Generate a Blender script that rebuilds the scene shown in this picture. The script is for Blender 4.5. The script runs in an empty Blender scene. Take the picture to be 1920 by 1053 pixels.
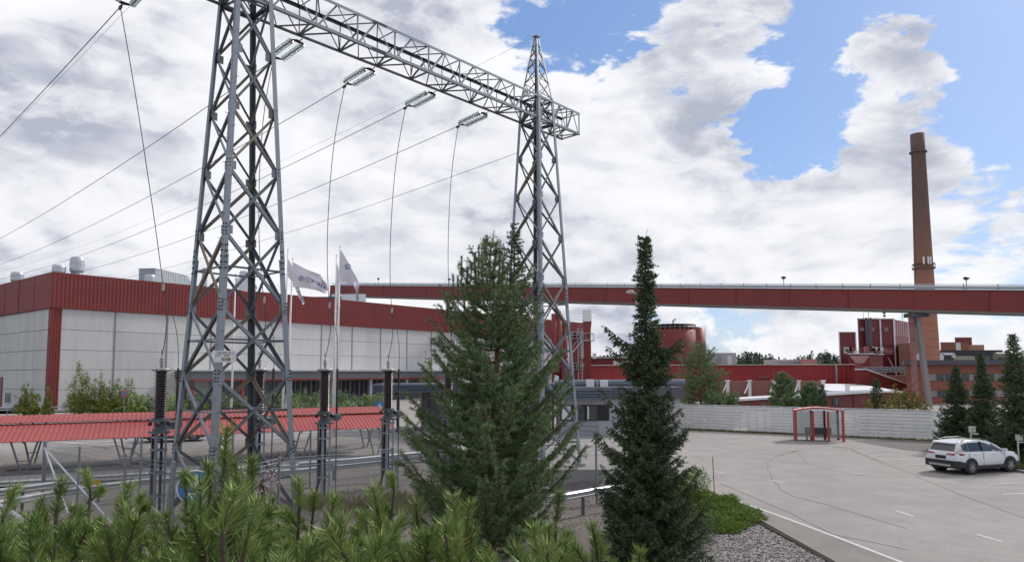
import bpy, math, random
import numpy as np
from mathutils import Vector, Matrix
random.seed(7); RS = np.random.RandomState(11)
D = bpy.data; SC = bpy.context.scene; COL = SC.collection
R = math.radians
# ------------------------------------------------------------------ camera
EYE = 4.9; FPX = 1332.4; PITCH = R(4.457); ROLL = -0.003; PPY = 595.8
cam = D.cameras.new('camera'); camo = D.objects.new('camera', cam); COL.objects.link(camo)
cam.sensor_width = 36; cam.lens = FPX / 1920 * 36
cam.shift_x = 0; cam.shift_y = (PPY - 526.5) / 1920
cam.clip_start = 0.1; cam.clip_end = 6000
_R0 = Vector((1, 0, 0)); _F = Vector((0, math.cos(PITCH), math.sin(PITCH))); _U0 = Vector((0, -math.sin(PITCH), math.cos(PITCH)))
_Rt = _R0 * math.cos(ROLL) + _U0 * math.sin(ROLL); _Up = _U0 * math.cos(ROLL) - _R0 * math.sin(ROLL)
_m = Matrix((_Rt, _Up, -_F)).transposed().to_4x4(); _m.translation = Vector((0, 0, EYE)); camo.matrix_world = _m
cam.dof.use_dof = True; cam.dof.focus_distance = 34; cam.dof.aperture_fstop = 14
SC.camera = camo
def raydir(px, py): return (_Rt * ((px - 960) / FPX) - _Up * ((py - PPY) / FPX) + _F)
def at(px, py, Y):
    d = raydir(px, py); return Vector((0, 0, EYE)) + d * (Y / d.y)
def gnd(px, py, z=0.0):
    d = raydir(px, py); return Vector((0, 0, EYE)) + d * ((z - EYE) / d.z)
# ------------------------------------------------------------------ sky and light
SUN_EL, SUN_AZ = R(38), R(50)          # azimuth measured from +Y towards +X
SC.view_settings.view_transform = 'Standard'; SC.view_settings.look = 'None'
SC.view_settings.gamma = 1; SC.view_settings.use_curve_mapping = False; SC.view_settings.exposure = 0.30
W = D.worlds.new('World'); SC.world = W; W.use_nodes = True
nt = W.node_tree; nt.nodes.clear()
def N(tree, typ, **kw):
    n = tree.nodes.new(typ)
    for k, v in kw.items(): setattr(n, k, v)
    return n
def M2(tree, op, a, b=None, c=None, clamp=False):
    n = N(tree, 'ShaderNodeMath', operation=op, use_clamp=clamp)
    for i, v in enumerate((a, b, c)):
        if v is None: continue
        if isinstance(v, (int, float)): n.inputs[i].default_value = v
        else: tree.links.new(v, n.inputs[i])
    return n.outputs[0]
def VM(tree, op, a, b=None, scale=None):
    n = N(tree, 'ShaderNodeVectorMath', operation=op)
    for i, v in enumerate((a, b)):
        if v is None: continue
        if isinstance(v, (tuple, list, Vector)): n.inputs[i].default_value = tuple(v)
        else: tree.links.new(v, n.inputs[i])
    if scale is not None: n.inputs['Scale'].default_value = scale
    return n.outputs['Value'] if op in ('DOT_PRODUCT', 'DISTANCE', 'LENGTH') else n.outputs['Vector']
def NOISE(tree, vec, scale, detail=6, rough=.55, dist=0.0):
    n = N(tree, 'ShaderNodeTexNoise'); tree.links.new(vec, n.inputs['Vector'])
    n.inputs['Scale'].default_value = scale; n.inputs['Detail'].default_value = detail
    n.inputs['Roughness'].default_value = rough; n.inputs['Distortion'].default_value = dist
    return n.outputs['Fac']
def RANGE(tree, v, a, b, c=0., d=1., smooth=False):
    n = N(tree, 'ShaderNodeMapRange'); n.clamp = True
    if smooth: n.interpolation_type = 'SMOOTHSTEP'
    tree.links.new(v, n.inputs[0])
    for i, x in enumerate((a, b, c, d)): n.inputs[i + 1].default_value = x
    return n.outputs[0]
def MIXC(tree, f, a, b):
    n = N(tree, 'ShaderNodeMix', data_type='RGBA')
    if isinstance(f, float): n.inputs[0].default_value = f
    else: tree.links.new(f, n.inputs[0])
    for i, v in ((6, a), (7, b)):
        if isinstance(v, tuple): n.inputs[i].default_value = v if len(v) == 4 else v + (1,)
        else: tree.links.new(v, n.inputs[i])
    return n.outputs[2]
sky = N(nt, 'ShaderNodeTexSky', sky_type='NISHITA'); sky.sun_disc = False
sky.sun_elevation = SUN_EL; sky.sun_rotation = SUN_AZ
sky.air_density = 1.0; sky.dust_density = .6; sky.ozone_density = 2.0
tc = N(nt, 'ShaderNodeTexCoord'); gd = tc.outputs['Generated']
sep = N(nt, 'ShaderNodeSeparateXYZ'); nt.links.new(gd, sep.inputs[0])
den = M2(nt, 'ADD', M2(nt, 'MAXIMUM', sep.outputs['Z'], 0.0), 0.30)
cv = VM(nt, 'MULTIPLY', gd, (1, 1, 2.1))
warp = N(nt, 'ShaderNodeTexNoise'); nt.links.new(cv, warp.inputs['Vector']); warp.inputs['Scale'].default_value = 2.6; warp.inputs['Detail'].default_value = 3
cw = VM(nt, 'ADD', cv, VM(nt, 'SCALE', VM(nt, 'SUBTRACT', warp.outputs['Color'], (.5, .5, .5)), scale=.22))
n1 = NOISE(nt, cw, 3.0, 11, .56)
n1b = NOISE(nt, VM(nt, 'ADD', cw, (.035, .0, .07)), 3.0, 7, .54)
n2 = NOISE(nt, VM(nt, 'ADD', cv, (5.3, 2.1, 0)), 1.9, 5, .55)
fine = NOISE(nt, VM(nt, 'ADD', cw, (3, 1, 2)), 13, 10, .62, .2)
n3 = NOISE(nt, cw, 7.5, 8, .58, .1)
n3b = NOISE(nt, VM(nt, 'ADD', cw, (.012, .0, .028)), 7.5, 8, .58, .1)
wb = N(nt, 'ShaderNodeTexNoise'); nt.links.new(cv, wb.inputs['Vector']); wb.inputs['Scale'].default_value = 5.5; wb.inputs['Detail'].default_value = 7; wb.inputs['Roughness'].default_value = .6
gdw = VM(nt, 'ADD', gd, VM(nt, 'SCALE', VM(nt, 'SUBTRACT', wb.outputs['Color'], (.5, .5, .5)), scale=.26))
# weather laid out over the sky dome: negative = open blue, positive = cloud
blobs = [(1480, 70, -.30, .10), (1600, 20, -.45, .14), (1870, 120, -.55, .22), (1500, 210, -.42, .08), (1850, 235, -.45, .10), (1060, 12, -.55, .085), (1235, 30, -.6, .08),
         (1140, 140, -.45, .05), (1470, 285, -.65, .065), (1405, 245, -.4, .04), (350, 345, -.35, .04), (30, 10, -.6, .09), (1800, 500, -.35, .08), (1480, 600, -.42, .12), (1250, 600, -.32, .09), (1830, 600, -.2, .08), (2400, 100, -.5, .35), (1760, 345, -.25, .05),
         (1665, 235, .60, .11), (1720, 100, .58, .055), (1640, 70, .50, .045), (1360, 120, .42, .15), (1560, 380, .42, .13), (1870, 385, .85, .14), (1640, 450, .40, .08), (1200, 350, .38, .25), (300, 250, .42, .4), (700, 250, .38, .35), (1480, 530, .2, .08),
         (1850, 660, .40, .07), (1550, 655, .30, .06), (1500, 600, .3, .025), (1150, 640, .3, .06), (1380, 650, .25, .05), (260, 480, .25, .2)]
acc = RANGE(nt, VM(nt, 'DOT_PRODUCT', gd, (.8, .3, 0)), -1, 1, .10, .02)
for px, py, w, r in blobs:
    d0 = raydir(px, py).normalized()
    e = VM(nt, 'DISTANCE', gdw, d0)
    g = M2(nt, 'MULTIPLY', M2(nt, 'POWER', 2.718, M2(nt, 'MULTIPLY', M2(nt, 'MULTIPLY', e, e), -1 / (r * r))), w)
    acc = M2(nt, 'ADD', acc, g)
dens = M2(nt, 'ADD', M2(nt, 'ADD', M2(nt, 'MULTIPLY', M2(nt, 'SUBTRACT', n1, .5), 2.2), M2(nt, 'ADD', M2(nt, 'MULTIPLY', M2(nt, 'SUBTRACT', n3, .5), .9), M2(nt, 'MULTIPLY', M2(nt, 'SUBTRACT', fine, .5), 1.2))), M2(nt, 'ADD', acc, .13))
mask = RANGE(nt, dens, -.05, .17, 0, 1, True)
thick = RANGE(nt, M2(nt, 'ADD', M2(nt, 'MULTIPLY', M2(nt, 'SUBTRACT', n1b, .5), 2.2), M2(nt, 'ADD', M2(nt, 'MULTIPLY', M2(nt, 'SUBTRACT', n2, .5), 3.0), M2(nt, 'MULTIPLY', M2(nt, 'MINIMUM', acc, .36), .50))), -.20, .64, 0, 1, True)
relief = RANGE(nt, M2(nt, 'ADD', M2(nt, 'SUBTRACT', n1b, n1), M2(nt, 'MULTIPLY', M2(nt, 'SUBTRACT', n3b, n3), .9)), -.12, .13, 0, 1, True)
shade = M2(nt, 'ADD', M2(nt, 'MULTIPLY', thick, M2(nt, 'ADD', .40, M2(nt, 'MULTIPLY', relief, .65))), M2(nt, 'MULTIPLY', relief, .12), clamp=True)
SK = 10.0
ccol = MIXC(nt, shade, (.80 * SK, .805 * SK, .83 * SK), (.38 * SK, .405 * SK, .49 * SK))
bg = N(nt, 'ShaderNodeBackground'); bg.inputs['Strength'].default_value = 0.10
skyc = MIXC(nt, .5, sky.outputs['Color'], (1.6, 3.1, 6.6))
nt.links.new(MIXC(nt, mask, skyc, ccol), bg.inputs['Color'])
wo = N(nt, 'ShaderNodeOutputWorld'); nt.links.new(bg.outputs[0], wo.inputs[0])
sun = D.lights.new('sun', 'SUN'); sun.energy = 2.5; sun.angle = R(7); sun.color = (1, .95, .88)
suno = D.objects.new('sun', sun); COL.objects.link(suno)
_sd = Vector((math.sin(SUN_AZ) * math.cos(SUN_EL), math.cos(SUN_AZ) * math.cos(SUN_EL), math.sin(SUN_EL)))
suno.rotation_euler = _sd.to_track_quat('Z', 'Y').to_euler(); suno.location = (60, 60, 80)
# ------------------------------------------------------------------ materials
_mats = {}
def mat(name, col, rough=.7, metal=0., var=.12, vscale=3., bump=0., bscale=40., spec=.5, col2=None, stretch=None, trans=0., tone=False, stain=0., emit=None, speck=0., rnd=0.):
    if name in _mats: return _mats[name]
    m = D.materials.new(name); m.use_nodes = True; t = m.node_tree; b = t.nodes['Principled BSDF']
    b.inputs['Roughness'].default_value = rough; b.inputs['Metallic'].default_value = metal
    b.inputs['Specular IOR Level'].default_value = spec
    if trans:
        b.inputs['Transmission Weight'].default_value = trans
    tcn = N(t, 'ShaderNodeTexCoord'); vec = tcn.outputs['Object']
    if stretch:
        mp = N(t, 'ShaderNodeMapping'); t.links.new(vec, mp.inputs[0]); mp.inputs['Scale'].default_value = stretch; vec = mp.outputs[0]
    c2 = col2 or tuple(x * .62 for x in col)
    f = RANGE(t, NOISE(t, vec, vscale, 7, .6), .32, .72)
    base = MIXC(t, M2(t, 'MULTIPLY', f, 1.0 if col2 else var * 2.2), col, c2)
    if stain:
        f2 = RANGE(t, NOISE(t, vec, vscale * .22, 5, .6), .5, .75)
        base = MIXC(t, M2(t, 'MULTIPLY', f2, stain), base, tuple(x * .45 for x in col))
    if rnd:
        oi = N(t, 'ShaderNodeObjectInfo'); base = MIXC(t, M2(t, 'MULTIPLY', oi.outputs['Random'], rnd), base, tuple(x * .55 for x in col))
    if speck:
        f3 = RANGE(t, NOISE(t, tcn.outputs['Object'], 9, 3, .8), .35, .65)
        base = MIXC(t, M2(t, 'MULTIPLY', f3, speck), base, tuple(x * .5 for x in col))
        f4 = RANGE(t, NOISE(t, tcn.outputs['Object'], .16, 4, .5), .45, .62)
        base = MIXC(t, M2(t, 'MULTIPLY', f4, speck * .8), base, tuple(x * .6 for x in col))
    if tone:
        at_ = N(t, 'ShaderNodeAttribute', attribute_name='tone')
        base = MIXC(t, M2(t, 'MULTIPLY', at_.outputs['Fac'], 1.0), base, tone)
    t.links.new(base, b.inputs['Base Color'])
    if bump:
        bn = N(t, 'ShaderNodeBump'); bn.inputs['Strength'].default_value = bump; bn.inputs['Distance'].default_value = .02
        t.links.new(NOISE(t, tcn.outputs['Object'], bscale, 4, .6), bn.inputs['Height']); t.links.new(bn.outputs[0], b.inputs['Normal'])
    if emit:
        b.inputs['Emission Color'].default_value = emit + (1,); b.inputs['Emission Strength'].default_value = 1
    _mats[name] = m; return m
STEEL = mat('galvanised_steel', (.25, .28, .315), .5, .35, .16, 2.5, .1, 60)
STEELD = mat('dark_steel', (.115, .13, .145), .55, .3, .15, 2.5)  # darker grey steel, for far-side members and small fittings
STEELB = mat('brown_weathered_steel', (.24, .205, .165), .6, .25, .2, 2.5)
REDC = mat('red_sheet', (.235, .034, .030), .5, 0, .16, .5, stain=.35)
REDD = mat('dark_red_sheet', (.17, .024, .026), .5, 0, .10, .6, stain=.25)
REDW = mat('weathered_and_lit_red_sheet', (.24, .075, .075), .6, 0, .12, .8)
ROOFR = mat('red_roof_sheet', (.355, .062, .056), .6, 0, .18, 1.2, stain=.4, rnd=.18)
CONC = mat('pale_concrete', (.61, .60, .585), .85, 0, .12, .8, .25, 14, stain=.28, stretch=(1.6, 1.6, .22), rnd=.22)
CONCD = mat('grey_concrete', (.30, .29, .28), .9, 0, .2, 1.5, .3, 12, stretch=(1, 1, .2), stain=.5)
JOINT = mat('joint_grey', (.22, .24, .27), .8)
WHITE = mat('white_paint', (.74, .74, .74), .5, 0, .05, 1.5)
WHITEW = mat('weathered_white_board', (.77, .76, .74), .7, 0, .08, 1.2, stain=.2, rnd=.10, stretch=(.6, .6, 3))
GREYP = mat('grey_paint', (.34, .36, .38), .5, 0, .08, 1.5)
DARK = mat('dark_void', (.02, .02, .022), .6, 0, .1)
BLACKP = mat('black_plastic', (.018, .018, .020), .45, 0, .05)
GLASSD = mat('dark_window_glass', (.045, .055, .065), .08, 0, .1, .3, spec=.8)
BLUEG = mat('blue_grey_sheet', (.085, .105, .14), .5, 0, .1, 1)
CREAM = mat('cream_paint', (.55, .50, .42), .6)
ASPH = mat('pale_asphalt', (.362, .331, .310), .92, 0, .20, .8, .6, 45, col2=(.270, .246, .230), stain=.34, speck=.40)
ASPH_SHADE = mat('shaded_asphalt', (.135, .125, .125), .92, 0, .20, .5, .5, 55, stain=.2)
ZINC = mat('bright_zinc', (.52, .54, .56), .38, .6, .08, 3)
BARK = mat('bark', (.085, .060, .045), .9, 0, .3, 6, .6, 30)
BARKO = mat('pine_bark', (.20, .105, .06), .9, 0, .3, 6, .6, 30)
# ------------------------------------------------------------------ mesh helpers
class MB:
    def __init__(s): s.v = []; s.f = []
    def add(s, vs, fs):
        o = len(s.v); s.v += [tuple(v) for v in vs]; s.f += [tuple(i + o for i in f) for f in fs]; return s
    def box(s, c, size, ax=None, ay=None, az=None):
        c = Vector(c); ax = Vector(ax or (1, 0, 0)); az = Vector(az or (0, 0, 1)); ay = Vector(ay) if ay else az.cross(ax)
        h = [x / 2 for x in size]; vs = []
        for k in (-1, 1):
            for j in (-1, 1):
                for i in (-1, 1): vs.append(c + ax * i * h[0] + ay * j * h[1] + az * k * h[2])
        return s.add(vs, [(0, 2, 3, 1), (4, 5, 7, 6), (0, 1, 5, 4), (2, 6, 7, 3), (0, 4, 6, 2), (1, 3, 7, 5)])
    def span(s, a, b, w, h, up=(0, 0, 1)):
        a = Vector(a); b = Vector(b); d = b - a; L = d.length; d.normalize(); u = Vector(up)
        if abs(d.dot(u)) > .99: u = Vector((1, 0, 0))
        sd = d.cross(u).normalized(); u = sd.cross(d)
        return s.box((a + b) / 2, (L, w, h), d, sd, u)
    def tube(s, pts, r, n=6, cap=True):
        pts = [Vector(p) for p in pts]; rs = r if isinstance(r, (list, tuple)) else [r] * len(pts)
        vs = []; prev = None
        for i, p in enumerate(pts):
            d = (pts[min(i + 1, len(pts) - 1)] - pts[max(i - 1, 0)]).normalized()
            u = prev if prev is not None else (Vector((0, 0, 1)) if abs(d.z) < .9 else Vector((1, 0, 0)))
            x = (u - d * d.dot(u)).normalized(); y = d.cross(x); prev = x
            for k in range(n):
                a = 2 * math.pi * k / n; vs.append(p + (x * math.cos(a) + y * math.sin(a)) * rs[i])
        fs = []
        for i in range(len(pts) - 1):
            for k in range(n): fs.append((i * n + k, i * n + (k + 1) % n, (i + 1) * n + (k + 1) % n, (i + 1) * n + k))
        if cap: fs += [tuple(range(n))[::-1], tuple((len(pts) - 1) * n + k for k in range(n))]
        return s.add(vs, fs)
    def lathe(s, c, prof, n=20, axis=(0, 0, 1)):
        az = Vector(axis).normalized(); ax = az.orthogonal().normalized(); ay = az.cross(ax); c = Vector(c); vs = []; fs = []
        for r, z in prof:
            for k in range(n):
                a = 2 * math.pi * k / n; vs.append(c + (ax * math.cos(a) + ay * math.sin(a)) * r + az * z)
        for i in range(len(prof) - 1):
            for k in range(n): fs.append((i * n + k, i * n + (k + 1) % n, (i + 1) * n + (k + 1) % n, (i + 1) * n + k))
        fs += [tuple(range(n))[::-1], tuple((len(prof) - 1) * n + k for k in range(n))]
        return s.add(vs, fs)
    def angle(s, a, b, w, t, u, v):
        """L-section member from a to b, flanges along u and v"""
        a = Vector(a); b = Vector(b); u = Vector(u); v = Vector(v)
        sec = [(0, 0), (w, 0), (w, t), (t, t), (t, w), (0, w)]
        vs = [p + u * x + v * y for p in (a, b) for x, y in sec]
        fs = [(i, (i + 1) % 6, 6 + (i + 1) % 6, 6 + i) for i in range(6)] + [(5, 4, 3, 0), (3, 2, 1, 0), (6, 9, 10, 11), (6, 7, 8, 9)]
        return s.add(vs, fs)
    def prism(s, poly, a, b):
        """poly: list of points; extruded by vector from a to b"""
        d = Vector(b) - Vector(a); n = len(poly); p = [Vector(q) for q in poly]
        return s.add(p + [q + d for q in p], [tuple(range(n))[::-1], tuple(range(n, 2 * n))] + [(i, (i + 1) % n, n + (i + 1) % n, n + i) for i in range(n)])
    def quad(s, *p): return s.add(p, [tuple(range(len(p)))])
    def mesh(s, name, smooth=False):
        me = D.meshes.new(name); me.from_pydata(s.v, [], s.f); me.update()
        if smooth: me.shade_smooth()
        return me
    def build(s, name, m, parent=None, smooth=False, recalc=False):
        me = s.mesh(name, smooth)
        if recalc:
            import bmesh
            bm = bmesh.new(); bm.from_mesh(me); bmesh.ops.recalc_face_normals(bm, faces=bm.faces); bm.to_mesh(me); bm.free()
            if smooth: me.shade_smooth()
        me.materials.append(m); return link(name, me, parent)
def link(name, me, parent=None):
    o = D.objects.new(name, me); COL.objects.link(o)
    if parent is not None: o.parent = parent; o.matrix_parent_inverse = Matrix.Translation(-parent.location) if parent.rotation_euler.z == 0 else parent.matrix_basis.inverted()
    return o
def tag(o, label=None, cat=None, group=None, kind=None):
    if label: o['label'] = label
    if cat: o['category'] = cat
    if group: o['group'] = group
    if kind: o['kind'] = kind
    return o
def thing(name, label, cat, loc=(0, 0, 0), group=None):
    o = D.objects.new(name, None); COL.objects.link(o); o.location = loc; o.empty_display_size = .3
    return tag(o, label, cat, group)
def struct(o): return tag(o, kind='structure')
def copytree(o, delta, label=None, parent=None):
    """copy of a thing (Empty plus parts) moved by delta"""
    c = o.copy(); COL.objects.link(c)
    if parent is None: c.location = Vector(o.location) + Vector(delta)
    else: c.parent = parent
    if label: c['label'] = label
    for ch in o.children: copytree(ch, delta, None, c)
    return c
def tris(name, T, m, parent=None, tone=None):
    """T: (n,3,3) array of triangles"""
    n = len(T); me = D.meshes.new(name); me.vertices.add(n * 3); me.loops.add(n * 3); me.polygons.add(n)
    me.vertices.foreach_set('co', np.ascontiguousarray(T, dtype=np.float32).ravel())
    me.loops.foreach_set('vertex_index', np.arange(n * 3, dtype=np.int32))
    me.polygons.foreach_set('loop_start', np.arange(0, n * 3, 3, dtype=np.int32)); me.polygons.foreach_set('loop_total', np.full(n, 3, dtype=np.int32))
    me.update(calc_edges=True)
    if tone is not None:
        a = me.attributes.new('tone', 'FLOAT', 'POINT'); a.data.foreach_set('value', np.repeat(np.asarray(tone, dtype=np.float32), 3))
    me.materials.append(m); return link(name, me, parent)
def corr(mb, o, u, L, v, H, nrm, pitch, depth):
    """trapezoidal corrugated sheet: origin o, ribs along v, spread along u"""
    o = Vector(o); u = Vector(u); v = Vector(v); nrm = Vector(nrm); n = max(1, int(L / pitch)); p = L / n
    xs = []
    for i in range(n):
        xs += [(i * p, 0), (i * p + .35 * p, 0), (i * p + .5 * p, depth), (i * p + .85 * p, depth)]
    xs.append((L, 0)); vs = []
    for x, d in xs: vs += [o + u * x + nrm * d, o + u * x + nrm * d + v * H]
    return mb.add(vs, [(2 * i, 2 * i + 2, 2 * i + 3, 2 * i + 1) for i in range(len(xs) - 1)])
def text(body, loc, size, xdir, updir, m, parent, name='lettering', extrude=.004, align='CENTER'):
    c = D.curves.new('text', 'FONT'); c.body = body; c.size = size; c.extrude = extrude; c.align_x = align; c.align_y = 'CENTER'; c.resolution_u = 3
    tmp = D.objects.new('text', c); COL.objects.link(tmp); bpy.context.view_layer.update()
    me = D.meshes.new_from_object(tmp.evaluated_get(bpy.context.evaluated_depsgraph_get())); D.objects.remove(tmp); D.curves.remove(c)
    x = Vector(xdir).normalized(); y = Vector(updir).normalized(); z = x.cross(y)
    mm = Matrix((x, y, z)).transposed().to_4x4(); mm.translation = Vector(loc)
    me.transform(mm); me.materials.clear(); me.materials.append(m); me.name = name
    return link(name, me, parent)
def sm(a, b, x):
    t = min(1, max(0, (x - a) / (b - a))); return t * t * (3 - 2 * t)
# ------------------------------------------------------------------ terrain
SHL = Vector((-28.8, 42.2)); SHD = Vector((.9, .437)).normalized(); SHN = Vector((-SHD.y, SHD.x))
def sdist(x, y): return (x - SHL.x) * SHN.x + (y - SHL.y) * SHN.y
def hgt(x, y):
    s = sdist(x, y)
    dl = (2 - x) * .92 + (37.2 - y) * .39
    m1 = sm(0, 1, (6.2 - s) / 4.6) * sm(0, 1, (dl + 2) / 3)
    m2 = sm(0, 1, (36.95 - y) / .5) * sm(0, 1, (7.0 - x) / 1.0)
    low = max(m1, m2)
    yy = y + .05 * max(0, -x - 8)
    md = (1 - sm(3.5, 15.5, yy)) * (1 - sm(4.5, 9.3, x)) * sm(-8, -2, y + 4)
    k = sm(-3, 2.5, x); fade = sm(14 + 9.5 * k, 21 + 7 * k, y)
    return (-.05 * (1 - low) - .9 * low) * fade - .05 * (1 - fade) + 3.25 * md
def grid(name, P, nu, nv, m, kind='structure', smooth=True):
    vs = [P(i / nu, j / nv) for j in range(nv + 1) for i in range(nu + 1)]
    fs = [(j * (nu + 1) + i, j * (nu + 1) + i + 1, (j + 1) * (nu + 1) + i + 1, (j + 1) * (nu + 1) + i) for j in range(nv) for i in range(nu)]
    mb = MB().add(vs, fs); o = mb.build(name, m, None, smooth); tag(o, kind=kind); return o
SOIL = mat('brown_gravel_soil', (.17, .145, .13), .95, 0, .3, 1.2, .9, 26, col2=(.105, .09, .08))
grid('ground', lambda u, v: (-48 + 62 * u, -8 + 74 * v, hgt(-48 + 62 * u, -8 + 74 * v)), 140, 168, SOIL)
far = MB().quad((-3000, -1500, -1.3), (3000, -1500, -1.3), (3000, 4500, -1.3), (-3000, 4500, -1.3)).build('far_ground', mat('far_field', (.09, .10, .06), .95)); struct(far)
E1 = gnd(1340, 925); E2 = gnd(1690, 1053)
_ed = (E2 - E1) / (E2.y - E1.y)
def edge(y): return E1.x + _ed.x * (y - E1.y)
mb = MB(); _t1, _t2 = gnd(1345, 938), gnd(1560, 1053); _ts = (_t2.x - _t1.x) / (_t2.y - _t1.y)
def tedge(y): return _t1.x + _ts * (y - _t1.y)
vs = [(tedge(-12), -12, 0), (tedge(25.4), 25.4, 0), (edge(28), 28, 0), (7.25, 36.98, 0), (1.2, 36.98, 0), (-3.5, 47, 0), (-9, 60, 0), (-40, 95, 0), (-260, 150, 0), (-260, 420, 0), (420, 420, 0), (420, -12, 0)]
mb.add(vs, [tuple(range(len(vs)))]); struct(mb.build('car_park', ASPH))
def PA(u, v):
    a = -50 + 76 * u; s = -3.2 + 62 * v
    p = SHL + SHD * a + SHN * s
    return (p.x, p.y, hgt(p.x, p.y) + .056 if p.x < 1.0 else .006)
grid('access_road', PA, 76, 62, ASPH)
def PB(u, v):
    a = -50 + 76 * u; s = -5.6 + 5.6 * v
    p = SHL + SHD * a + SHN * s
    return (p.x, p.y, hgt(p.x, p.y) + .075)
grid('shaded_cycle_apron', PB, 76, 10, ASPH_SHADE)  # dark sheet puts the shade in front of the shelter into the asphalt colour
# ---- kerb of the rack strip
def on(a, s): p = SHL + SHD * a + SHN * s; return Vector((p.x, p.y, hgt(p.x, p.y)))
# ---- markings and cracks
PAINT = mat('road_paint', (.62, .62, .60), .8, 0, .35, 5, stain=.3)
CRACK = mat('sealed_crack', (.155, .145, .13), .9, 0, .2)
def strip(name, pts, w, z, m, kind='structure'):
    mb = MB(); vs = []
    for i, p in enumerate(pts):
        d = (pts[min(i + 1, len(pts) - 1)] - pts[max(i - 1, 0)]); d.z = 0; d.normalize(); s = Vector((-d.y, d.x, 0)) * w / 2
        vs += [(p.x + s.x, p.y + s.y, z), (p.x - s.x, p.y - s.y, z)]
    mb.add(vs, [(2 * i, 2 * i + 1, 2 * i + 3, 2 * i + 2) for i in range(len(pts) - 1)])
    return tag(mb.build(name, m), kind=kind)
mb = MB(); mb.add([(tedge(-12), -12, .004), (tedge(25.2), 25.2, .004), (edge(25.2), 25.2, .004), (edge(-12), -12, .004)][::-1], [(0, 1, 2, 3)]); struct(mb.build('gutter_strip', mat('worn_strip', (.30, .272, .25), .95, 0, .4, 1.0, .6, 40, stain=.6, speck=.4)))
strip('edge_line', [gnd(1338, 924), gnd(1450, 962), gnd(1560, 1003), gnd(1690, 1053), gnd(2100, 1230)], .12, .008, PAINT)
for a, b in [((1607, 845), (1674, 844)), ((1625, 853), (1710, 851)), ((1647, 862), (1735, 859)), ((1684, 872), (1740, 869)), ((1722, 882), (1748, 881)), ((1782, 894), (1828, 892)),
             ((1870, 890), (1925, 887)), ((1850, 907), (1925, 904)), ((1880, 926), (1925, 924)), ((1440, 899), (1472, 905)), ((1680, 957), (1712, 967)), ((1830, 1001), (1880, 1015)),
             ((1332, 882), (1360, 886)), ((1371, 826), (1407, 823)), ((1290, 849), (1310, 848))]:
    strip('road_marking', [gnd(*a), gnd(*b)], .10, .008, PAINT)
for k in range(6):
    a = Vector((-15.3 + k * .95, 62.5 + k * .1, 0)); strip('crossing_stripe', [a, a + Vector((.0, 4.2, 0))], .5, .07, PAINT)
for pa, pb in [((60, 828), (330, 840)), ((130, 832), (210, 838)), ((235, 846), (300, 836)), ((420, 836), (520, 834))]:
    strip('bay_line', [gnd(*pa), gnd(*pb)], .12, .070, PAINT)
def wob(pts, n=6, a=.06):
    out = []
    for i in range(len(pts) - 1):
        for k in range(n): out.append(pts[i].lerp(pts[i + 1], k / n) + Vector((random.uniform(-a, a), random.uniform(-a, a), 0)))
    return out + [pts[-1]]
for pl in [[(1590, 840), (1650, 865), (1725, 895), (1815, 932), (1925, 972)], [(1547, 835), (1500, 845), (1455, 855), (1441, 866), (1440, 880), (1450, 900), (1463, 917), (1490, 930), (1560, 948), (1700, 990)],
           [(1360, 832), (1450, 838), (1547, 836)], [(1497, 850), (1515, 870), (1600, 890), (1725, 896)], [(1590, 840), (1700, 850), (1790, 870)], [(1350, 905), (1480, 960), (1560, 1000), (1700, 1030)], [(1300, 855), (1420, 850), (1500, 845)]]:
    strip('asphalt_crack', wob([gnd(*p) for p in pl]), .035, .006, CRACK)
# ---- retaining wall, kerbs, timber edging
mb = MB(); mb.box((4.7, 36.8, -.43), (5.3, .25, .9)); w = mb.build('retaining_wall', CONCD); tag(w, 'stained grey concrete retaining wall between the pylon yard and the car park', 'wall')
mb = MB(); mb.box((7.2, 33.0, -.43), (.25, 7.3, .9)); w = mb.build('retaining_wall', CONCD); tag(w, 'side length of stained concrete wall running behind the dark spruce', 'wall')
ED = [gnd(1345, 938), gnd(1430, 980), gnd(1560, 1053), gnd(1900, 1250)]
mb = MB()
for i in range(3): mb.span(ED[i] + Vector((0, 0, .03)), ED[i + 1] + Vector((0, 0, .03)), .045, .12)
tag(mb.build('timber_edging', mat('timber_edge', (.30, .26, .21), .9)), 'thin brown timber edging board along the gravel bed', 'edging')
# ================================================================== PYLON (one portal, two lattice towers and a crossarm)
AX = Vector((math.sin(R(41.83)), math.cos(R(41.83)), 0)); NX = Vector((math.cos(R(41.83)), -math.sin(R(41.83)), 0))
TB = Vector((1.40, 38.0, 0)); TA = TB - AX * 16.88
WT, KS, ZB, ZT, ZP = .6357, .053, 18.508, 19.806, 23.42
UP = Vector((0, 0, 1))
pyl = thing('lattice_pylon', 'tall grey steel lattice portal pylon with two towers and a long truss crossarm', 'pylon', (TA.x, TA.y, hgt(TA.x, TA.y)))
def hw(z): return WT + KS * (ZB - z) if z < ZB else WT
def legp(c, sa, sn, z): return c + AX * sa * hw(z) + NX * sn * hw(z) + UP * z
LV = [.15, 2.35, 4.85, 7.25, 9.85, 12.15, 14.35, 16.5, 18.45]
bolts = MB(); steps = MB(); gus = 0
def bolt(p, d): bolts.lathe(p, [(.028, 0), (.028, .03)], 5, d)
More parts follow.
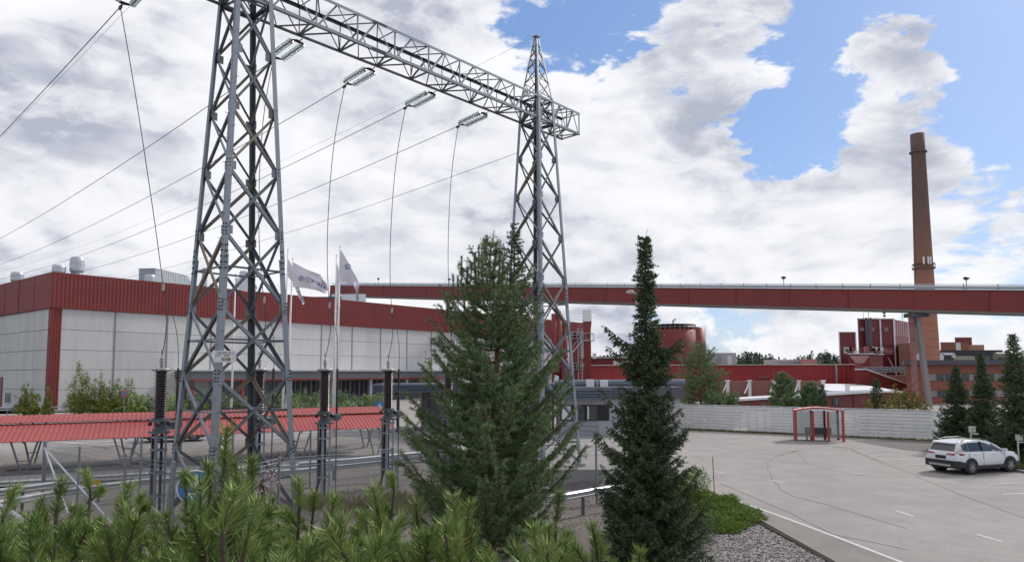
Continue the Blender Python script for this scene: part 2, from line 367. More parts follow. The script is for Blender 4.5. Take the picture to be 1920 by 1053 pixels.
for tower, c in ((0, TA), (1, TB)):
    for sa, sn in ((-1, -1), (-1, 1), (1, 1), (1, -1)):
        g = legp(c, sa, sn, 0); z0 = min(hgt(g.x, g.y), 0)
        if g.y > 36.9: z0 = 0
        for za, zb_, w in ((z0, 9.0, .20), (8.8, ZT + .12, .17)):
            off = (AX * sa + NX * sn) * (.012 if za > 5 else 0)
            mb = MB(); mb.angle(legp(c, sa, sn, za) + off, legp(c, sa, sn, zb_) + off, w, .022, -AX * sa, -NX * sn)
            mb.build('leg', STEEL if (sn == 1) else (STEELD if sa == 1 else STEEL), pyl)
        mb = MB(); mb.lathe(legp(c, sa, sn, z0) + UP * -.3 - AX * sa * .05 - NX * sn * .05, [(.28, 0), (.28, .45), (.24, .48)], 12); mb.build('footing', CONCD, pyl)
        for q in range(5):
            for w_ in (.06, .13):
                bolt(legp(c, sa, sn, 8.5 + q * .2) - AX * sa * w_ + NX * sn * .012, NX * sn)
                bolt(legp(c, sa, sn, 8.5 + q * .2) - NX * sn * w_ + AX * sa * .012, AX * sa)
        if (sa, sn) == (-1, 1):
            for q in range(34):
                p = legp(c, sa, sn, 3.2 + q * .45); dd = (NX if q % 2 else -AX); o_ = (-AX * sa * .1 if q % 2 else -NX * sn * .1)
                steps.tube([p + o_, p + o_ + dd * .17 + UP * .0], .010, 5)
    faces = [((-1, 1), (1, 1)), ((1, 1), (1, -1)), ((1, -1), (-1, -1)), ((-1, -1), (-1, 1))]
    for fi, (ca, cb) in enumerate(faces):
        outn = {0: NX, 1: AX, 2: -NX, 3: -AX}[fi]
        for k in range(len(LV) - 1):
            for dgn in (0, 1):
                za, zb_ = (LV[k], LV[k + 1]) if dgn == 0 else (LV[k + 1], LV[k])
                ins = .03 + .028 * dgn
                pa = legp(c, *ca, za) - outn * ins; pb = legp(c, *cb, zb_) - outn * ins
                d = (pb - pa).normalized(); side = outn.cross(d).normalized(); w = (.11 if k < 5 else .09)
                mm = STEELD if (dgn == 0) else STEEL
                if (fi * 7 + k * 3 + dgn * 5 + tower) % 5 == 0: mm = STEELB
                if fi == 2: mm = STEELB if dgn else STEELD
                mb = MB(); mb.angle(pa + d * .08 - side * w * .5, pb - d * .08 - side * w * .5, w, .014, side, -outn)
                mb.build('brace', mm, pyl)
                for p in (pa + d * .13, pa + d * .2, pb - d * .13, pb - d * .2): bolt(p + outn * .004, outn)
            if k < 4:
                zm = (LV[k] + LV[k + 1]) / 2; pa = legp(c, *ca, zm) - outn * .09; pb = legp(c, *cb, zm) - outn * .09
                mb = MB(); mb.angle(pa, pb, .065, .01, UP, -outn); mb.build('horizontal_brace', STEEL if fi % 2 else STEELD, pyl)
        for k in range(1, len(LV) - 1):
            for cc in (ca, cb):
                ctr = legp(c, *cc, LV[k]); inw = (legp(c, *(cb if cc == ca else ca), LV[k]) - ctr).normalized()
                mb = MB(); mb.box(ctr + inw * .17 - outn * .024, (.26, .012, .30), inw, outn); mb.build('gusset_plate', STEELB if (k + fi) % 3 == 0 else STEEL, pyl)
                for q in range(4): bolt(ctr + inw * .05 + UP * (-.18 + .12 * q) + outn * .012, outn)
        # horizontals under and over the crossarm
        for zz in (ZB - .05, ZT - .03):
            mb = MB(); mb.angle(legp(c, *ca, zz) - outn * .05, legp(c, *cb, zz) - outn * .05, .09, .012, -UP, -outn); mb.build('horizontal_brace', STEELD, pyl)
        for dgn in (0, 1):
            za, zb_ = (ZB, ZT) if dgn == 0 else (ZT, ZB)
            mb = MB(); mb.angle(legp(c, *ca, za) - outn * (.06 + .02 * dgn), legp(c, *cb, zb_) - outn * (.06 + .02 * dgn), .08, .01, UP, -outn); mb.build('brace', STEELD, pyl)
    # spire
    tip = c + UP * ZP
    for sa, sn in ((-1, -1), (-1, 1), (1, 1), (1, -1)):
        a = legp(c, sa, sn, ZT); b = tip + AX * sa * .09 + NX * sn * .09
        mb = MB(); mb.angle(a, b, .09, .012, -AX * sa, -NX * sn); mb.build('spire_leg', STEELB if sn < 0 else STEEL, pyl)
    def sp(sa, sn, t): return legp(c, sa, sn, ZT).lerp(tip + AX * sa * .09 + NX * sn * .09, t)
    tt = [.02, .26, .47, .66, .82]
    for fi, (ca, cb) in enumerate(faces):
        outn = {0: NX, 1: AX, 2: -NX, 3: -AX}[fi]
        for k in range(4):
            for dgn in (0, 1):
                ta, tb = (tt[k], tt[k + 1]) if dgn == 0 else (tt[k + 1], tt[k])
                mb = MB(); mb.angle(sp(*ca, ta) - outn * .03 * (1 + dgn), sp(*cb, tb) - outn * .03 * (1 + dgn), .045, .008, UP, -outn); mb.build('spire_brace', STEELD if dgn else STEELB, pyl)
        mb = MB(); mb.angle(sp(*ca, .84), sp(*cb, .84), .045, .008, UP, -outn); mb.build('spire_brace', STEELD, pyl)
    mb = MB(); mb.box(tip + UP * .02, (.34, .28, .04), AX, -NX); mb.build('cap_plate', STEELB, pyl)
# crossarm
T0, T1 = -25.2, 3.05
def chd(t, s, z): return TB + AX * t + NX * s * (WT + .03) + UP * z
for s in (1, -1):
    for z, ud in ((ZB, 1), (ZT, -1)):
        for ta, tb in ((T0, -11.2), (-11.2, T1)):
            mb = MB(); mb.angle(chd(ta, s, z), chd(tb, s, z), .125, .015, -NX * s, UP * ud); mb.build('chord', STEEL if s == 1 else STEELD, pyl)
        p = chd(-11.2, s, z)
        mb = MB(); mb.box(p + NX * s * .008 + UP * ud * .06, (.75, .016, .11), AX, -NX); mb.build('splice_plate', STEEL, pyl)
        for q in range(8): bolt(p + AX * (-.3 + q * .086) + NX * s * .016 + UP * ud * .06, NX * s)
nodes = []
t = T1
span_n = 8; step = (16.88 - 2 * WT) / span_n
nodes = [3.02, 1.85, WT] + [-WT - i * step for i in range(span_n + 1)] + [-16.88 - WT - i * step for i in range(5)]
nodes = [x for x in nodes if x >= T0]
for i, t in enumerate(nodes):
    for s in (1, -1):
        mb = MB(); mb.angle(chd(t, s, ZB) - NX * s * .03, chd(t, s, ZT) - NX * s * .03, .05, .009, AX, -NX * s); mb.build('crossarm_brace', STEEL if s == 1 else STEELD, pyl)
    for z, k in ((ZB + .03, 1), (ZT - .03, -1)):
        mb = MB(); mb.angle(chd(t, 1, z), chd(t, -1, z), .06, .009, AX, UP * k); mb.build('crossarm_brace', STEELD, pyl)
    if i < len(nodes) - 1:
        t2 = nodes[i + 1]; tm = (t + t2) / 2
        for s in (1, -1):
            for (a, za), (b, zb_) in ((((t, ZB), (tm, ZT))), (((tm, ZT), (t2, ZB)))):
                mb = MB(); pa = chd(a, s, za) - NX * s * .045; pb = chd(b, s, zb_) - NX * s * .045; d = (pb - pa).normalized()
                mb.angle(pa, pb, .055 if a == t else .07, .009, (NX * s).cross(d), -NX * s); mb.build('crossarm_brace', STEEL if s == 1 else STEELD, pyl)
        for z, k in ((ZB + .05, 1), (ZT - .05, -1)):
            s = 1 if (i + (k > 0)) % 2 else -1
            for (a, sa_), (b, sb_) in (((t, s), (tm, -s)), ((tm, -s), (t2, s))):
                mb = MB(); mb.angle(chd(a, sa_, z), chd(b, sb_, z), .055, .009, AX, UP * k); mb.build('crossarm_brace', STEELB if (i % 3 == 1 and k > 0) else STEELD, pyl)
b = bolts.build('bolt_head', DARK, pyl); b['kind'] = 'stuff'
b = steps.build('step_bolt', STEELD, pyl); b['kind'] = 'stuff'
# sign plate on tower A front leg
sp_ = legp(TA, -1, 1, 5.32) + (NX - AX) * .0
view = (Vector((0, 0, 0)) - Vector((sp_.x, sp_.y, 0))).normalized(); sr = Vector((-view.y, view.x, 0)) * 1; sr = UP.cross(view).normalized()
spc = at(422, 668, sp_.y - .32)
sign = thing('number_plate', 'white number plate with black letters fixed across the front leg of the pylon', 'sign', spc)
mb = MB(); mb.box(spc, (.68, .02, .38), sr, -view); mb.build('plate', WHITE, sign)
INK = mat('black_ink', (.03, .03, .03), .6); ORG = mat('orange_print', (.65, .33, .03), .5); GRPR = mat('grey_print', (.35, .36, .42), .5)
f0 = spc + view * .013
text('LES-KPL III L', f0 + UP * .115, .098, sr, UP, INK, sign)
text('1699', f0 + UP * .03 + sr * .04, .088, sr, UP, INK, sign)
text('K', f0 + UP * .03 - sr * .16, .088, sr, UP, INK, sign)
mb = MB(); mb.box(f0 + sr * -.255 + UP * .03, (.07, .006, .018), sr, -view); mb.prism([f0 + sr * -.30 + UP * .03, f0 + sr * -.265 + UP * .055, f0 + sr * -.265 + UP * .005], (0, 0, 0), view * .006); mb.build('arrow', INK, sign)
mb = MB(); mb.box(f0 + sr * .03 - UP * .09, (.25, .004, .092), sr, -view); mb.build('marker_frame', INK, sign)
mb = MB(); mb.box(f0 + sr * -.02 - UP * .09 + view * .004, (.11, .004, .078), sr, -view); mb.build('marker', GRPR, sign)
mb = MB(); mb.box(f0 + sr * .075 - UP * .09 + view * .004, (.07, .004, .078), sr, -view); mb.build('marker', ORG, sign)
text('P', f0 + sr * -.02 - UP * .09 + view * .008, .06, sr, UP, WHITE, sign)
# ---- insulator strings, conductors, droppers, cable terminations
GLI = mat('pale_green_glass', (.50, .62, .58), .12, 0, .05, 3, trans=.55, spec=.8)
HARD = mat('dark_fittings', (.07, .065, .06), .55, .5)
WIRE = mat('aluminium_cable', (.10, .10, .115), .5, .5)
BROWN = mat('brown_porcelain', (.035, .016, .016), .22, 0, .1, spec=.7)
BROWNE = mat('shed_edge_glaze', (.16, .12, .13), .2, spec=.8)
RING = mat('grading_ring', (.42, .41, .39), .45, .4, .2, 8)
disc_me = MB().lathe((0, 0, 0), [(.02, .03), (.05, .028), (.07, .012), (.125, -.012), (.13, -.026), (.10, -.020), (.04, -.01), (.02, -.03)], 12).mesh('glass_disc', True); disc_me.materials.append(GLI)
WD = -NX    # direction of the line
ts = [-3.14, -6.81, -10.45, -14.1, -20.15]
lab = ['rightmost pair of glass insulator strings, nearest the second tower', 'second pair of glass insulator strings from the right under the crossarm', 'third pair of glass insulator strings from the right under the crossarm',
       'pair of glass insulator strings partly behind the near pylon tower', 'pair of glass insulator strings cut off by the top edge, left of the near tower']
clamps = []
SLOPE = -.09
for i, t in enumerate(ts):
    att = chd(t, -1, ZB) - UP * .03
    d = (WD + UP * SLOPE).normalized()
    st = thing('insulator_string', lab[i], 'insulator', att, 'insulator strings under the crossarm')
    h0 = att + d * .35; h1 = h0 + d * 1.65
    mb = MB(); mb.tube([att, h0], .022, 6); mb.prism([h0 - AX * .30 + d * .04, h0 + AX * .30 + d * .04, h0 + AX * .24 - d * .07, h0 - AX * .1 - d * .16, h0 - AX * .24 - d * .07], UP * -.012, UP * .012); mb.build('yoke_plate', HARD, st)
    mb = MB(); mb.prism([h1 - AX * .30 - d * .04, h1 + AX * .30 - d * .04, h1 + AX * .22 + d * .07, h1 + d * .16, h1 - AX * .22 + d * .07], UP * -.012, UP * .012); mb.build('yoke_plate', HARD, st)
    for s in (-1, 1):
        mb = MB(); mb.tube([h0 + AX * s * .26, h1 + AX * s * .26], .026, 6); mb.build('pin_shaft', HARD, st)
        for q in range(11):
            o = link('glass_disc', disc_me, st); o.matrix_basis = Matrix.Translation(h0 + AX * s * .26 + d * (.12 + q * .142)) @ d.to_track_quat('Z', 'Y').to_matrix().to_4x4()
    cl = h1 + d * .45
    mb = MB(); mb.tube([h1 + d * .14, h1 + d * .3, cl], [.02, .05, .035], 6); mb.box(h1 + d * .30 - UP * .05, (.22, .05, .09), d, AX); mb.build('tension_clamp', HARD, st)
    clamps.append((cl, h1 + d * .30 - UP * .06))
def sagline(a, b, sag, n=30): return [a.lerp(b, k / n) - UP * sag * 4 * (k / n) * (1 - k / n) for k in range(n + 1)]
for i, (cl, _) in enumerate(clamps):
    end = cl + WD * 118 + UP * 1.0
    mb = MB(); mb.tube(sagline(cl, end, 2.6, 40), .017, 5)
    tag(mb.build('conductor', WIRE), 'dark power line running off left from the ' + ['rightmost insulator pair', 'second insulator pair from the right', 'third insulator pair from the right', 'insulator pair behind the near tower', 'insulator pair at the top left'][i], 'cable', 'overhead conductors')
pt = legp(TB, -1, -1, 16.9)
mb = MB(); mb.tube(sagline(pt, pt + WD * 118 + UP * 1.4, 2.4, 40), .013, 5); tag(mb.build('conductor', WIRE), 'lowest line attached to the second tower below its crossarm', 'cable', 'overhead conductors')
tip = TB + UP * ZP
mb = MB(); mb.tube(sagline(tip - AX * .1, tip + WD * 125 + UP * -1.5, 1.9, 40), .008, 4); tag(mb.build('ground_wire', WIRE), 'thin earth wire running left from the spire of the far tower', 'cable')
lp = [tip + WD * x + UP * z for x, z in ((.05, .02), (.25, .14), (.55, .26), (.85, .22), (.95, 0), (.75, -.12), (.5, -.14))]
mb = MB(); mb.tube(lp, .008, 4); tag(mb.build('earth_wire_loop', WIRE), 'thin looped jumper wire at the tip of the far tower spire', 'cable')
tip = TA + UP * ZP
mb = MB(); mb.tube(sagline(tip, tip + WD * 125 + UP * -1.5, 1.9, 40), .008, 4); tag(mb.build('ground_wire', WIRE), 'thin earth wire above the leftmost insulator pair', 'cable')
# terminations
tpos = [Vector((-3.55, 39.6, 0)), Vector((-6.35, 36.5, 0)), Vector((-8.85, 33.7, 0)), Vector((-11.05, 31.15, 0)), Vector((-14.15, 28.75, 0))]
tl = ['brown porcelain cable termination hidden behind the tall pine, rightmost of the row', 'brown porcelain cable termination on a steel stand at the left edge of the tall pine', 'brown porcelain cable termination on a steel stand beside the white flagpole',
      'brown porcelain cable termination seen through the near pylon tower', 'brown porcelain cable termination on a steel stand left of the near pylon tower']
def termination(c, label):
    g = -.92; t = thing('cable_termination', label, 'insulator', (c.x, c.y, g), 'cable terminations in the pylon yard')
    def P(x, y, z): return Vector((c.x, c.y, 0)) + AX * x + NX * y + UP * z
    for x, y in ((-.22, -.22), (.22, -.22), (.22, .22), (-.22, .22)):
        mb = MB(); mb.angle(P(x, y, g), P(x, y, 2.55), .09, .012, AX * (-1 if x > 0 else 1), NX * (-1 if y > 0 else 1)); mb.build('post', STEELD if y < 0 else STEEL, t)
    for z in (.1, 1.0, 1.9, 2.4):
        mb = MB()
        for s in (-1, 1):
            mb.box(P(0, s * .22, z), (.5, .012, .08), AX, -NX); mb.box(P(s * .22, 0, z + .004), (.012, .48, .08), AX, -NX)
        mb.build('stand_rail', STEEL, t)
    mb = MB(); mb.box(P(0, 0, 2.6), (.62, .62, .09), AX, -NX); mb.lathe(P(0, 0, 2.65), [(.26, 0), (.26, .10), (.20, .12), (.20, .36), (.33, .38), (.33, .48), (.28, .5)], 16); mb.build('base_flange', STEELD, t)
    for k in range(4):
        a = math.pi / 2 * k + .6; mb = MB(); mb.lathe(P(.36 * math.cos(a), .36 * math.sin(a), 2.86), [(.06, 0), (.085, .03), (.085, .12), (.04, .17)], 8); mb.build('support_insulator', BROWN, t)
    prof = [(.2, 0)]; n = 19; hh = 1.88 / n; edge_ = []
    for k in range(n):
        z = k * hh; prof += [(.195, z + .012), (.285, z + .022), (.285, z + .030), (.19, z + .06)]; edge_.append(z)
    prof.append((.19, 1.88)); mb = MB(); mb.lathe(P(0, 0, 3.15), prof, 20); mb.build('porcelain_column', BROWN, t, True)
    mb = MB()
    for z in edge_: mb.lathe(P(0, 0, 3.15 + z + .019), [(.26, 0), (.296, .001), (.296, .012), (.26, .013)], 20)
    e = mb.build('shed_rim', BROWNE, t)
    mb = MB(); mb.lathe(P(0, 0, 5.02), [(.2, 0), (.33, .02), (.36, .07), (.33, .12), (.2, .14)], 20); mb.build('grading_ring', RING, t, True)
    mb = MB()
    for k in range(10):
        a = k * math.pi / 5; mb.lathe(P(.355 * math.cos(a), .355 * math.sin(a), 5.09), [(.022, 0), (.022, .012)], 6, (AX * math.cos(a) + NX * math.sin(a)))
    mb.build('ring_bolt', DARK, t)
    mb = MB(); mb.lathe(P(0, 0, 5.15), [(.05, 0), (.05, .14), (.09, .15), (.09, .19), (.06, .2), (.06, .24), (.1, .25), (.1, .29), (.06, .3), (.06, .34), (.09, .35), (.09, .39), (.05, .4), (.05, .44), (.03, .5)], 12); mb.build('top_terminal', GREYP, t, True)
    mb = MB(); mb.box(P(.42, 0, 2.86), (.62, .34, .34), AX, -NX); mb.build('junction_box', STEEL, t)
    mb = MB(); mb.tube([P(-.1, -.1, 2.6), P(-.12, -.1, 1.5), P(-.12, -.12, 0), P(-.3, -.3, g)], .065, 8); mb.build('power_cable', BLACKP, t)
    # slim surge arrester on its own bracket
    c2 = P(.62, .1, 0)
    mb = MB(); mb.tube([Vector((c2.x, c2.y, g)), Vector((c2.x, c2.y, 2.95))], .03, 8); mb.box(Vector((c2.x, c2.y, 2.86)), (.34, .30, .22), AX, -NX); mb.build('arrester_post', STEELD, t)
    prof = [(.05, 0)]
    for k in range(26): prof += [(.05, k * .082 + .02), (.085, k * .082 + .03), (.05, k * .082 + .05)]
    mb = MB(); mb.lathe(Vector((c2.x, c2.y, 2.97)), prof + [(.04, 2.2)], 12); mb.build('surge_arrester', HARD, t)
    mb = MB(); mb.tube([P(0, 0, 5.62), P(-.03, 0, 5.9)], .02, 6); mb.build('top_lug', GREYP, t)
    return P(0, 0, 5.65), Vector((c2.x, c2.y, 5.2))
for i, c in enumerate(tpos):
    top, top2 = termination(c, tl[i]); a = clamps[i][1]
    j = top.lerp(a, .2 if i != 4 else .22); j = Vector((j.x + (top.x - j.x) * .6, j.y + (top.y - j.y) * .6, j.z)) + AX * .12
    pts = []
    for k in range(17):
        u = k / 16; q = a.lerp(j, u); w_ = math.sin(u * math.pi) * .45 + math.sin(u * 9) * .03; q += (-AX * w_ if i != 4 else AX * w_ * .2 - NX * .1 * w_); pts.append(q)
    mb = MB(); mb.tube(pts, .017, 6); dr = thing('dropper_cable', ['grey dropper cable rising from behind the tall pine', 'grey dropper cable above the termination at the pine edge', 'grey dropper cable above the flagpole termination', 'grey dropper cable behind the near tower', 'grey dropper cable hanging down left of the near tower'][i], 'cable', a, 'dropper cables'); mb.build('main_cable', WIRE, dr)
    mb = MB(); mb.tube([j + UP * .15, j - UP * .15], .05, 8); mb.build('splitter_clamp', RING, dr)
    b1 = [j.lerp(top, k / 8) + AX * (.16 * math.sin(k / 8 * math.pi)) for k in range(9)]; b2 = [j.lerp(top2, k / 8) + AX * (.20 * math.sin(k / 8 * math.pi)) for k in range(9)]
    mb = MB(); mb.tube(b1, .018, 6); mb.build('branch_cable', WIRE, dr); mb = MB(); mb.tube(b2, .015, 6); mb.build('branch_cable', WIRE, dr)
# ================================================================== BUILDINGS
# ---- the big hall on the left
C0 = at(97, 600, 95); C0 = Vector((C0.x, C0.y, 0)); FD = Vector((.628, .778, 0)).normalized(); FN = Vector((FD.y, -FD.x, 0)); LD = -FN
def zat(py, px, Y): return at(px, py, Y).z
HT = zat(510, 97, 95); HB = zat(577, 97, 95)
hall = thing('factory_hall', 'long pale concrete panel factory hall with a deep red corrugated top band', 'building', C0)
LEN = 132; LEFTLEN = 60
mb = MB(); c = [C0 + FD * .3 + LD * .3, C0 + FD * LEN + LD * .3, C0 + FD * LEN + LD * LEFTLEN, C0 + FD * .3 + LD * LEFTLEN]
mb.prism([p + UP * -.5 for p in c], UP * -.5, UP * (HT - .35)); mb.build('hall_core', JOINT, hall)
mb = MB(); c2 = [C0 + FN * .3 - LD * 0 - FD * .3, C0 + FD * LEN + FN * .3, C0 + FD * LEN + LD * LEFTLEN, C0 - FD * .3 + LD * LEFTLEN]
mb.prism([p + UP * 0 for p in c2], UP * (HT - .05), UP * (HT + .12)); mb.build('roof_edge', GREYP, hall)
mb = MB(); corr(mb, C0 + UP * HB + FN * .28 - FD * .28, FD, LEN + .3, UP, HT - HB, FN, .50, .07)
mb.quad(C0 + UP * HB + FN * .3 - FD * .28, C0 + UP * HB + FN * .3 + FD * LEN, C0 + UP * HB + FD * LEN + FN * .02, C0 + UP * HB + FN * .02); mb.build('red_cladding', REDC, hall)
mb = MB(); corr(mb, C0 + UP * HB - FD * .28 + FN * .28, LD, LEFTLEN, UP, HT - HB, -FD, .50, .05); mb.build('red_cladding', REDC, hall)
for k in range(9):
    mb = MB(); p = C0 + LD * (6.2 * (k + 1)) - FD * .34; mb.box(p + UP * (HT + HB) / 2, (.08, .06, HT - HB), LD, -FD); mb.build('cladding_seam', REDD, hall)
colm = MB(); corr(colm, C0 + FN * .10 - FD * .1, FD, 1.25, UP, HB, FN, .3, .06); corr(colm, C0 + FN * .1 - FD * .10, LD, 1.0, UP, HB, -FD, .3, .04); colm.build('corner_column', REDC, hall)
xs = [1.05, 8.0, 15.4] + [15.4 + 6.95 * k for k in range(1, 17)]
zs = [0, 2.9, 5.6, 8.25, 11.0, HB]
for i in range(len(xs) - 1):
    mb = MB(); mb.box(C0 + FD * (xs[i + 1]) + FN * .02 + UP * HB / 2, (.24, .16, HB), FD, FN); mb.build('joint_cover', JOINT, hall)
    for j in range(len(zs) - 1):
        w = xs[i + 1] - xs[i] - .26; h = zs[j + 1] - zs[j] - .05
        mb = MB(); mb.box(C0 + FD * ((xs[i] + xs[i + 1]) / 2) + FN * -.05 + UP * ((zs[j] + zs[j + 1]) / 2), (w, .22 + .02 * random.random(), h), FD, FN); mb.build('wall_panel', CONC, hall)
xl = [.9, 6.2, 12.3, 18.5, 24.7, 30.9, 37.1, 43.3]
for i in range(len(xl) - 1):
    for j in range(len(zs) - 1):
        w = xl[i + 1] - xl[i] - .09; h = zs[j + 1] - zs[j] - .06
        mb = MB(); mb.box(C0 + LD * ((xl[i] + xl[i + 1]) / 2) + UP * ((zs[j] + zs[j + 1]) / 2) - FD * (-.05), (w, .22 + .02 * random.random(), h), LD, -FD); mb.build('wall_panel', CONC, hall)
for a, z0, z1 in ((15.6, .9, 2.3), (8.6, .9, 2.2), (24, .9, 2.3)):
    mb = MB(); mb.box(C0 + LD * a - FD * .08 + UP * (z0 + z1) / 2, (2.3, .06, z1 - z0), LD, -FD); wd = mb.build('window', GLASSD, hall)
    mb = MB()
    for q in (-1.15, -.38, .38, 1.15): mb.box(C0 + LD * (a + q) - FD * .12 + UP * (z0 + z1) / 2, (.07, .06, z1 - z0), LD, -FD)
    for z in (z0, z1): mb.box(C0 + LD * a - FD * .125 + UP * z, (2.4, .06, .07), LD, -FD)
    mb.build('window_frame', GREYP, wd)
mb = MB(); mb.box(C0 + LD * 19.3 - FD * .1 + UP * 2.3, (2.0, .12, 4.6), LD, -FD); mb.build('red_gate', REDD, hall)
# entrance canopy along the front wall
CH = 5.55
mb = MB(); a0, a1, dp = 16.8, 76, 5.0
mb.box(C0 + FD * (a0 + a1) / 2 + FN * dp / 2 + UP * (CH - .75), (a1 - a0, dp, 1.25), FD, FN); mb.build('canopy', mat('canopy_fascia', (.115, .12, .135), .6), hall)
mb = MB(); mb.box(C0 + FD * (a0 + a1) / 2 + FN * (dp / 2 + .05) + UP * (CH - .07), (a1 - a0 + .2, dp + .2, .12), FD, FN); mb.build('canopy_flashing', WHITE, hall)
mb = MB(); mb.box(C0 + FD * (a0 + a1) / 2 + FN * (dp - .1) + UP * (CH - 1.5), (a1 - a0, .22, .26), FD, FN); mb.build('canopy_beam', REDC, hall)
for a in (a0 + .4, 25.3, 33.9, 42.5, 51, 60, 69):
    mb = MB(); mb.box(C0 + FD * a + FN * (dp - .5) + UP * (CH - 1.6) / 2, (.5, .4, CH - 1.6), FD, FN); mb.build('canopy_column', REDC if a < 30 else GREYP, hall)
mb = MB(); mb.box(C0 + FD * 46 + FN * .35 + UP * 1.95, (43, .3, 3.9), FD, FN); mb.build('shadowed_wall', mat('grey_wall', (.20, .20, .21), .8), hall)  # shade under the canopy is put into this darker grey
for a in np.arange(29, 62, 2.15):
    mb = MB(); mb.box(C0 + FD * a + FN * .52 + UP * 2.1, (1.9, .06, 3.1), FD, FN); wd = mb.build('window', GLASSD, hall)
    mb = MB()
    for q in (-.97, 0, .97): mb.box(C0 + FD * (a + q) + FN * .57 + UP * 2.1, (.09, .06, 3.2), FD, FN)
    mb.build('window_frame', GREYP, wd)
mb = MB(); mb.box(C0 + FD * 17.8 + FN * .2 + UP * 1.5, (1.6, .2, 2.6), FD, FN); mb.build('door', mat('brown_door', (.14, .06, .04), .6), hall)
mb = MB(); mb.box(at(312, 711, 108) , (5, .3, .25), FD, FN); mb.build('red_lintel', REDC, hall)
# roof vents: white cowls
def on_roof(px, py, back):
    # point on the roof seen at px, py: march along the ray until z = HT
    d = raydir(px, py); t = (HT - EYE) / d.z if d.z > 0 else 95
    return None
def vent(px, wpx, y0, y1, Y, label):
    b = at(px, y1, Y); w = wpx / FPX * Y / 2; h = (y1 - y0) / FPX * Y
    t = thing('roof_vent', label, 'vent', b, 'white roof vents')
    mb = MB(); mb.lathe(b - UP * 1.3, [(w * .8, 0), (w * .8, 1.35)], 16); mb.build('vent_base', GREYP, t, True)
    mb = MB(); mb.lathe(b, [(w * .92, .02), (w * .98, .2), (w, .25), (w, h * .52), (w * 1.03, h * .53), (w * 1.03, h * .57), (w, h * .58), (w, h * .8), (w * .9, h * .95), (w * .82, h), (w * .1, h * .99)], 20); mb.build('vent_cowl', ZINC, t)
vent(144, 25, 482, 510, 112, 'tall white vent cowl on the hall roof, the largest, right of the corner')
vent(110, 23, 497, 512, 110, 'low wide white vent cowl right above the hall corner')
vent(32, 22, 510, 528, 112, 'white vent cowl at the far left of the hall roof')
vent(281, 18, 515, 530, 125, 'small white vent cowl left of the grey rooftop box')
vent(458, 20, 508, 543, 150, 'white vent cowl on the roof seen through the near pylon tower')
vent(383, 10, 502, 538, 150, 'narrow white vent cowl behind the sloping end of the rooftop box')
def fbox(name, label, x0, x1, ytop, Y, D_, m, cat='building', zb=0, yb=None, kind=None, parent=None, skew=0):
    a = at(x0, ytop, Y); b = at(x1, ytop, Y); zt = (a.z + b.z) / 2
    if yb is not None: zb = at((x0 + x1) / 2, yb, Y).z
    u = Vector((1, 0, 0)); n = Vector((max(a.x, 0) / Y + min(b.x, 0) / Y, 1, 0)); w = b.x - a.x
    mb = MB(); p = Vector((a.x, Y, 0)); mb.prism([p + UP * zb, p + u * w + UP * zb, p + u * w + n * D_ + UP * zb, p + n * D_ + UP * zb], UP * 0, UP * (zt - zb))
    o = mb.build(name, m, parent)
    if parent is None: tag(o, label, cat)
    return o, a, b, zt, zb
# roof box with ribbed sides
bx = at(290, 528, 128); t = thing('rooftop_plant_room', 'grey ribbed metal plant room with a sloping end on the hall roof', 'plant room', bx)
z1 = at(300, 503, 128).z; x2 = at(352, 528, 138); x3 = at(385, 537, 144)
mb = MB(); q = Vector((x2.x, x2.y, 0)) - Vector((bx.x, bx.y, 0)); L = q.length; ud = q.normalized(); nd = Vector((ud.y, -ud.x, 0))
mb.prism([Vector((bx.x, bx.y, HT - .3)), Vector((x2.x, x2.y, HT - .3)), Vector((x3.x, x3.y, HT - .3)), Vector((x2.x, x2.y, z1 - .1)), Vector((bx.x, bx.y, z1))], Vector((0, 0, 0)), nd * -3.2)
mb.build('plant_room_body', GREYP, t)
mb = MB(); corr(mb, Vector((bx.x, bx.y, HT - .2)) + nd * .03, ud, L, UP, z1 - HT + .1, nd, .7, .07); mb.build('ribbed_wall', mat('pale_ribbed_sheet', (.42, .44, .46), .5), t)
mb = MB(); mb.box(Vector((bx.x, bx.y, z1)) + ud * L * .48 - nd * 1.6, (L * .98, 3.3, .1), ud, nd); mb.build('roof_sheet', CREAM, t)
# small white plant further along roof
o, *_ = fbox('rooftop_cabin', 'long white rooftop cabin under the far end of the red conveyor gallery', 622, 686, 551, 150, 4, WHITE, 'cabin', yb=568)
o, *_ = fbox('rooftop_duct', 'dark low duct with white openings on the roof edge behind the flags', 560, 640, 556, 145, 3, mat('dark_duct', (.06, .07, .08), .5), 'duct', yb=566)
# pipes and columns at the hall's far end
PE = Vector((at(1045, 650, 190).x, 188, 0))
for i, (px, yt, r) in enumerate(((1040, 588, .75), (1049, 583, .75), (1060, 600, .6))):
    b = at(px, 650, 176); mb = MB(); mb.lathe((b.x, b.y, 0), [(r, 0), (r, at(px, yt, 176).z)], 14); tag(mb.build('vertical_duct', REDC, None, True), ['left red duct at the far end of the hall', 'middle and tallest red duct at the far end of the hall', 'right thin red duct at the far end of the hall'][i], 'duct', 'red ducts at the hall end')
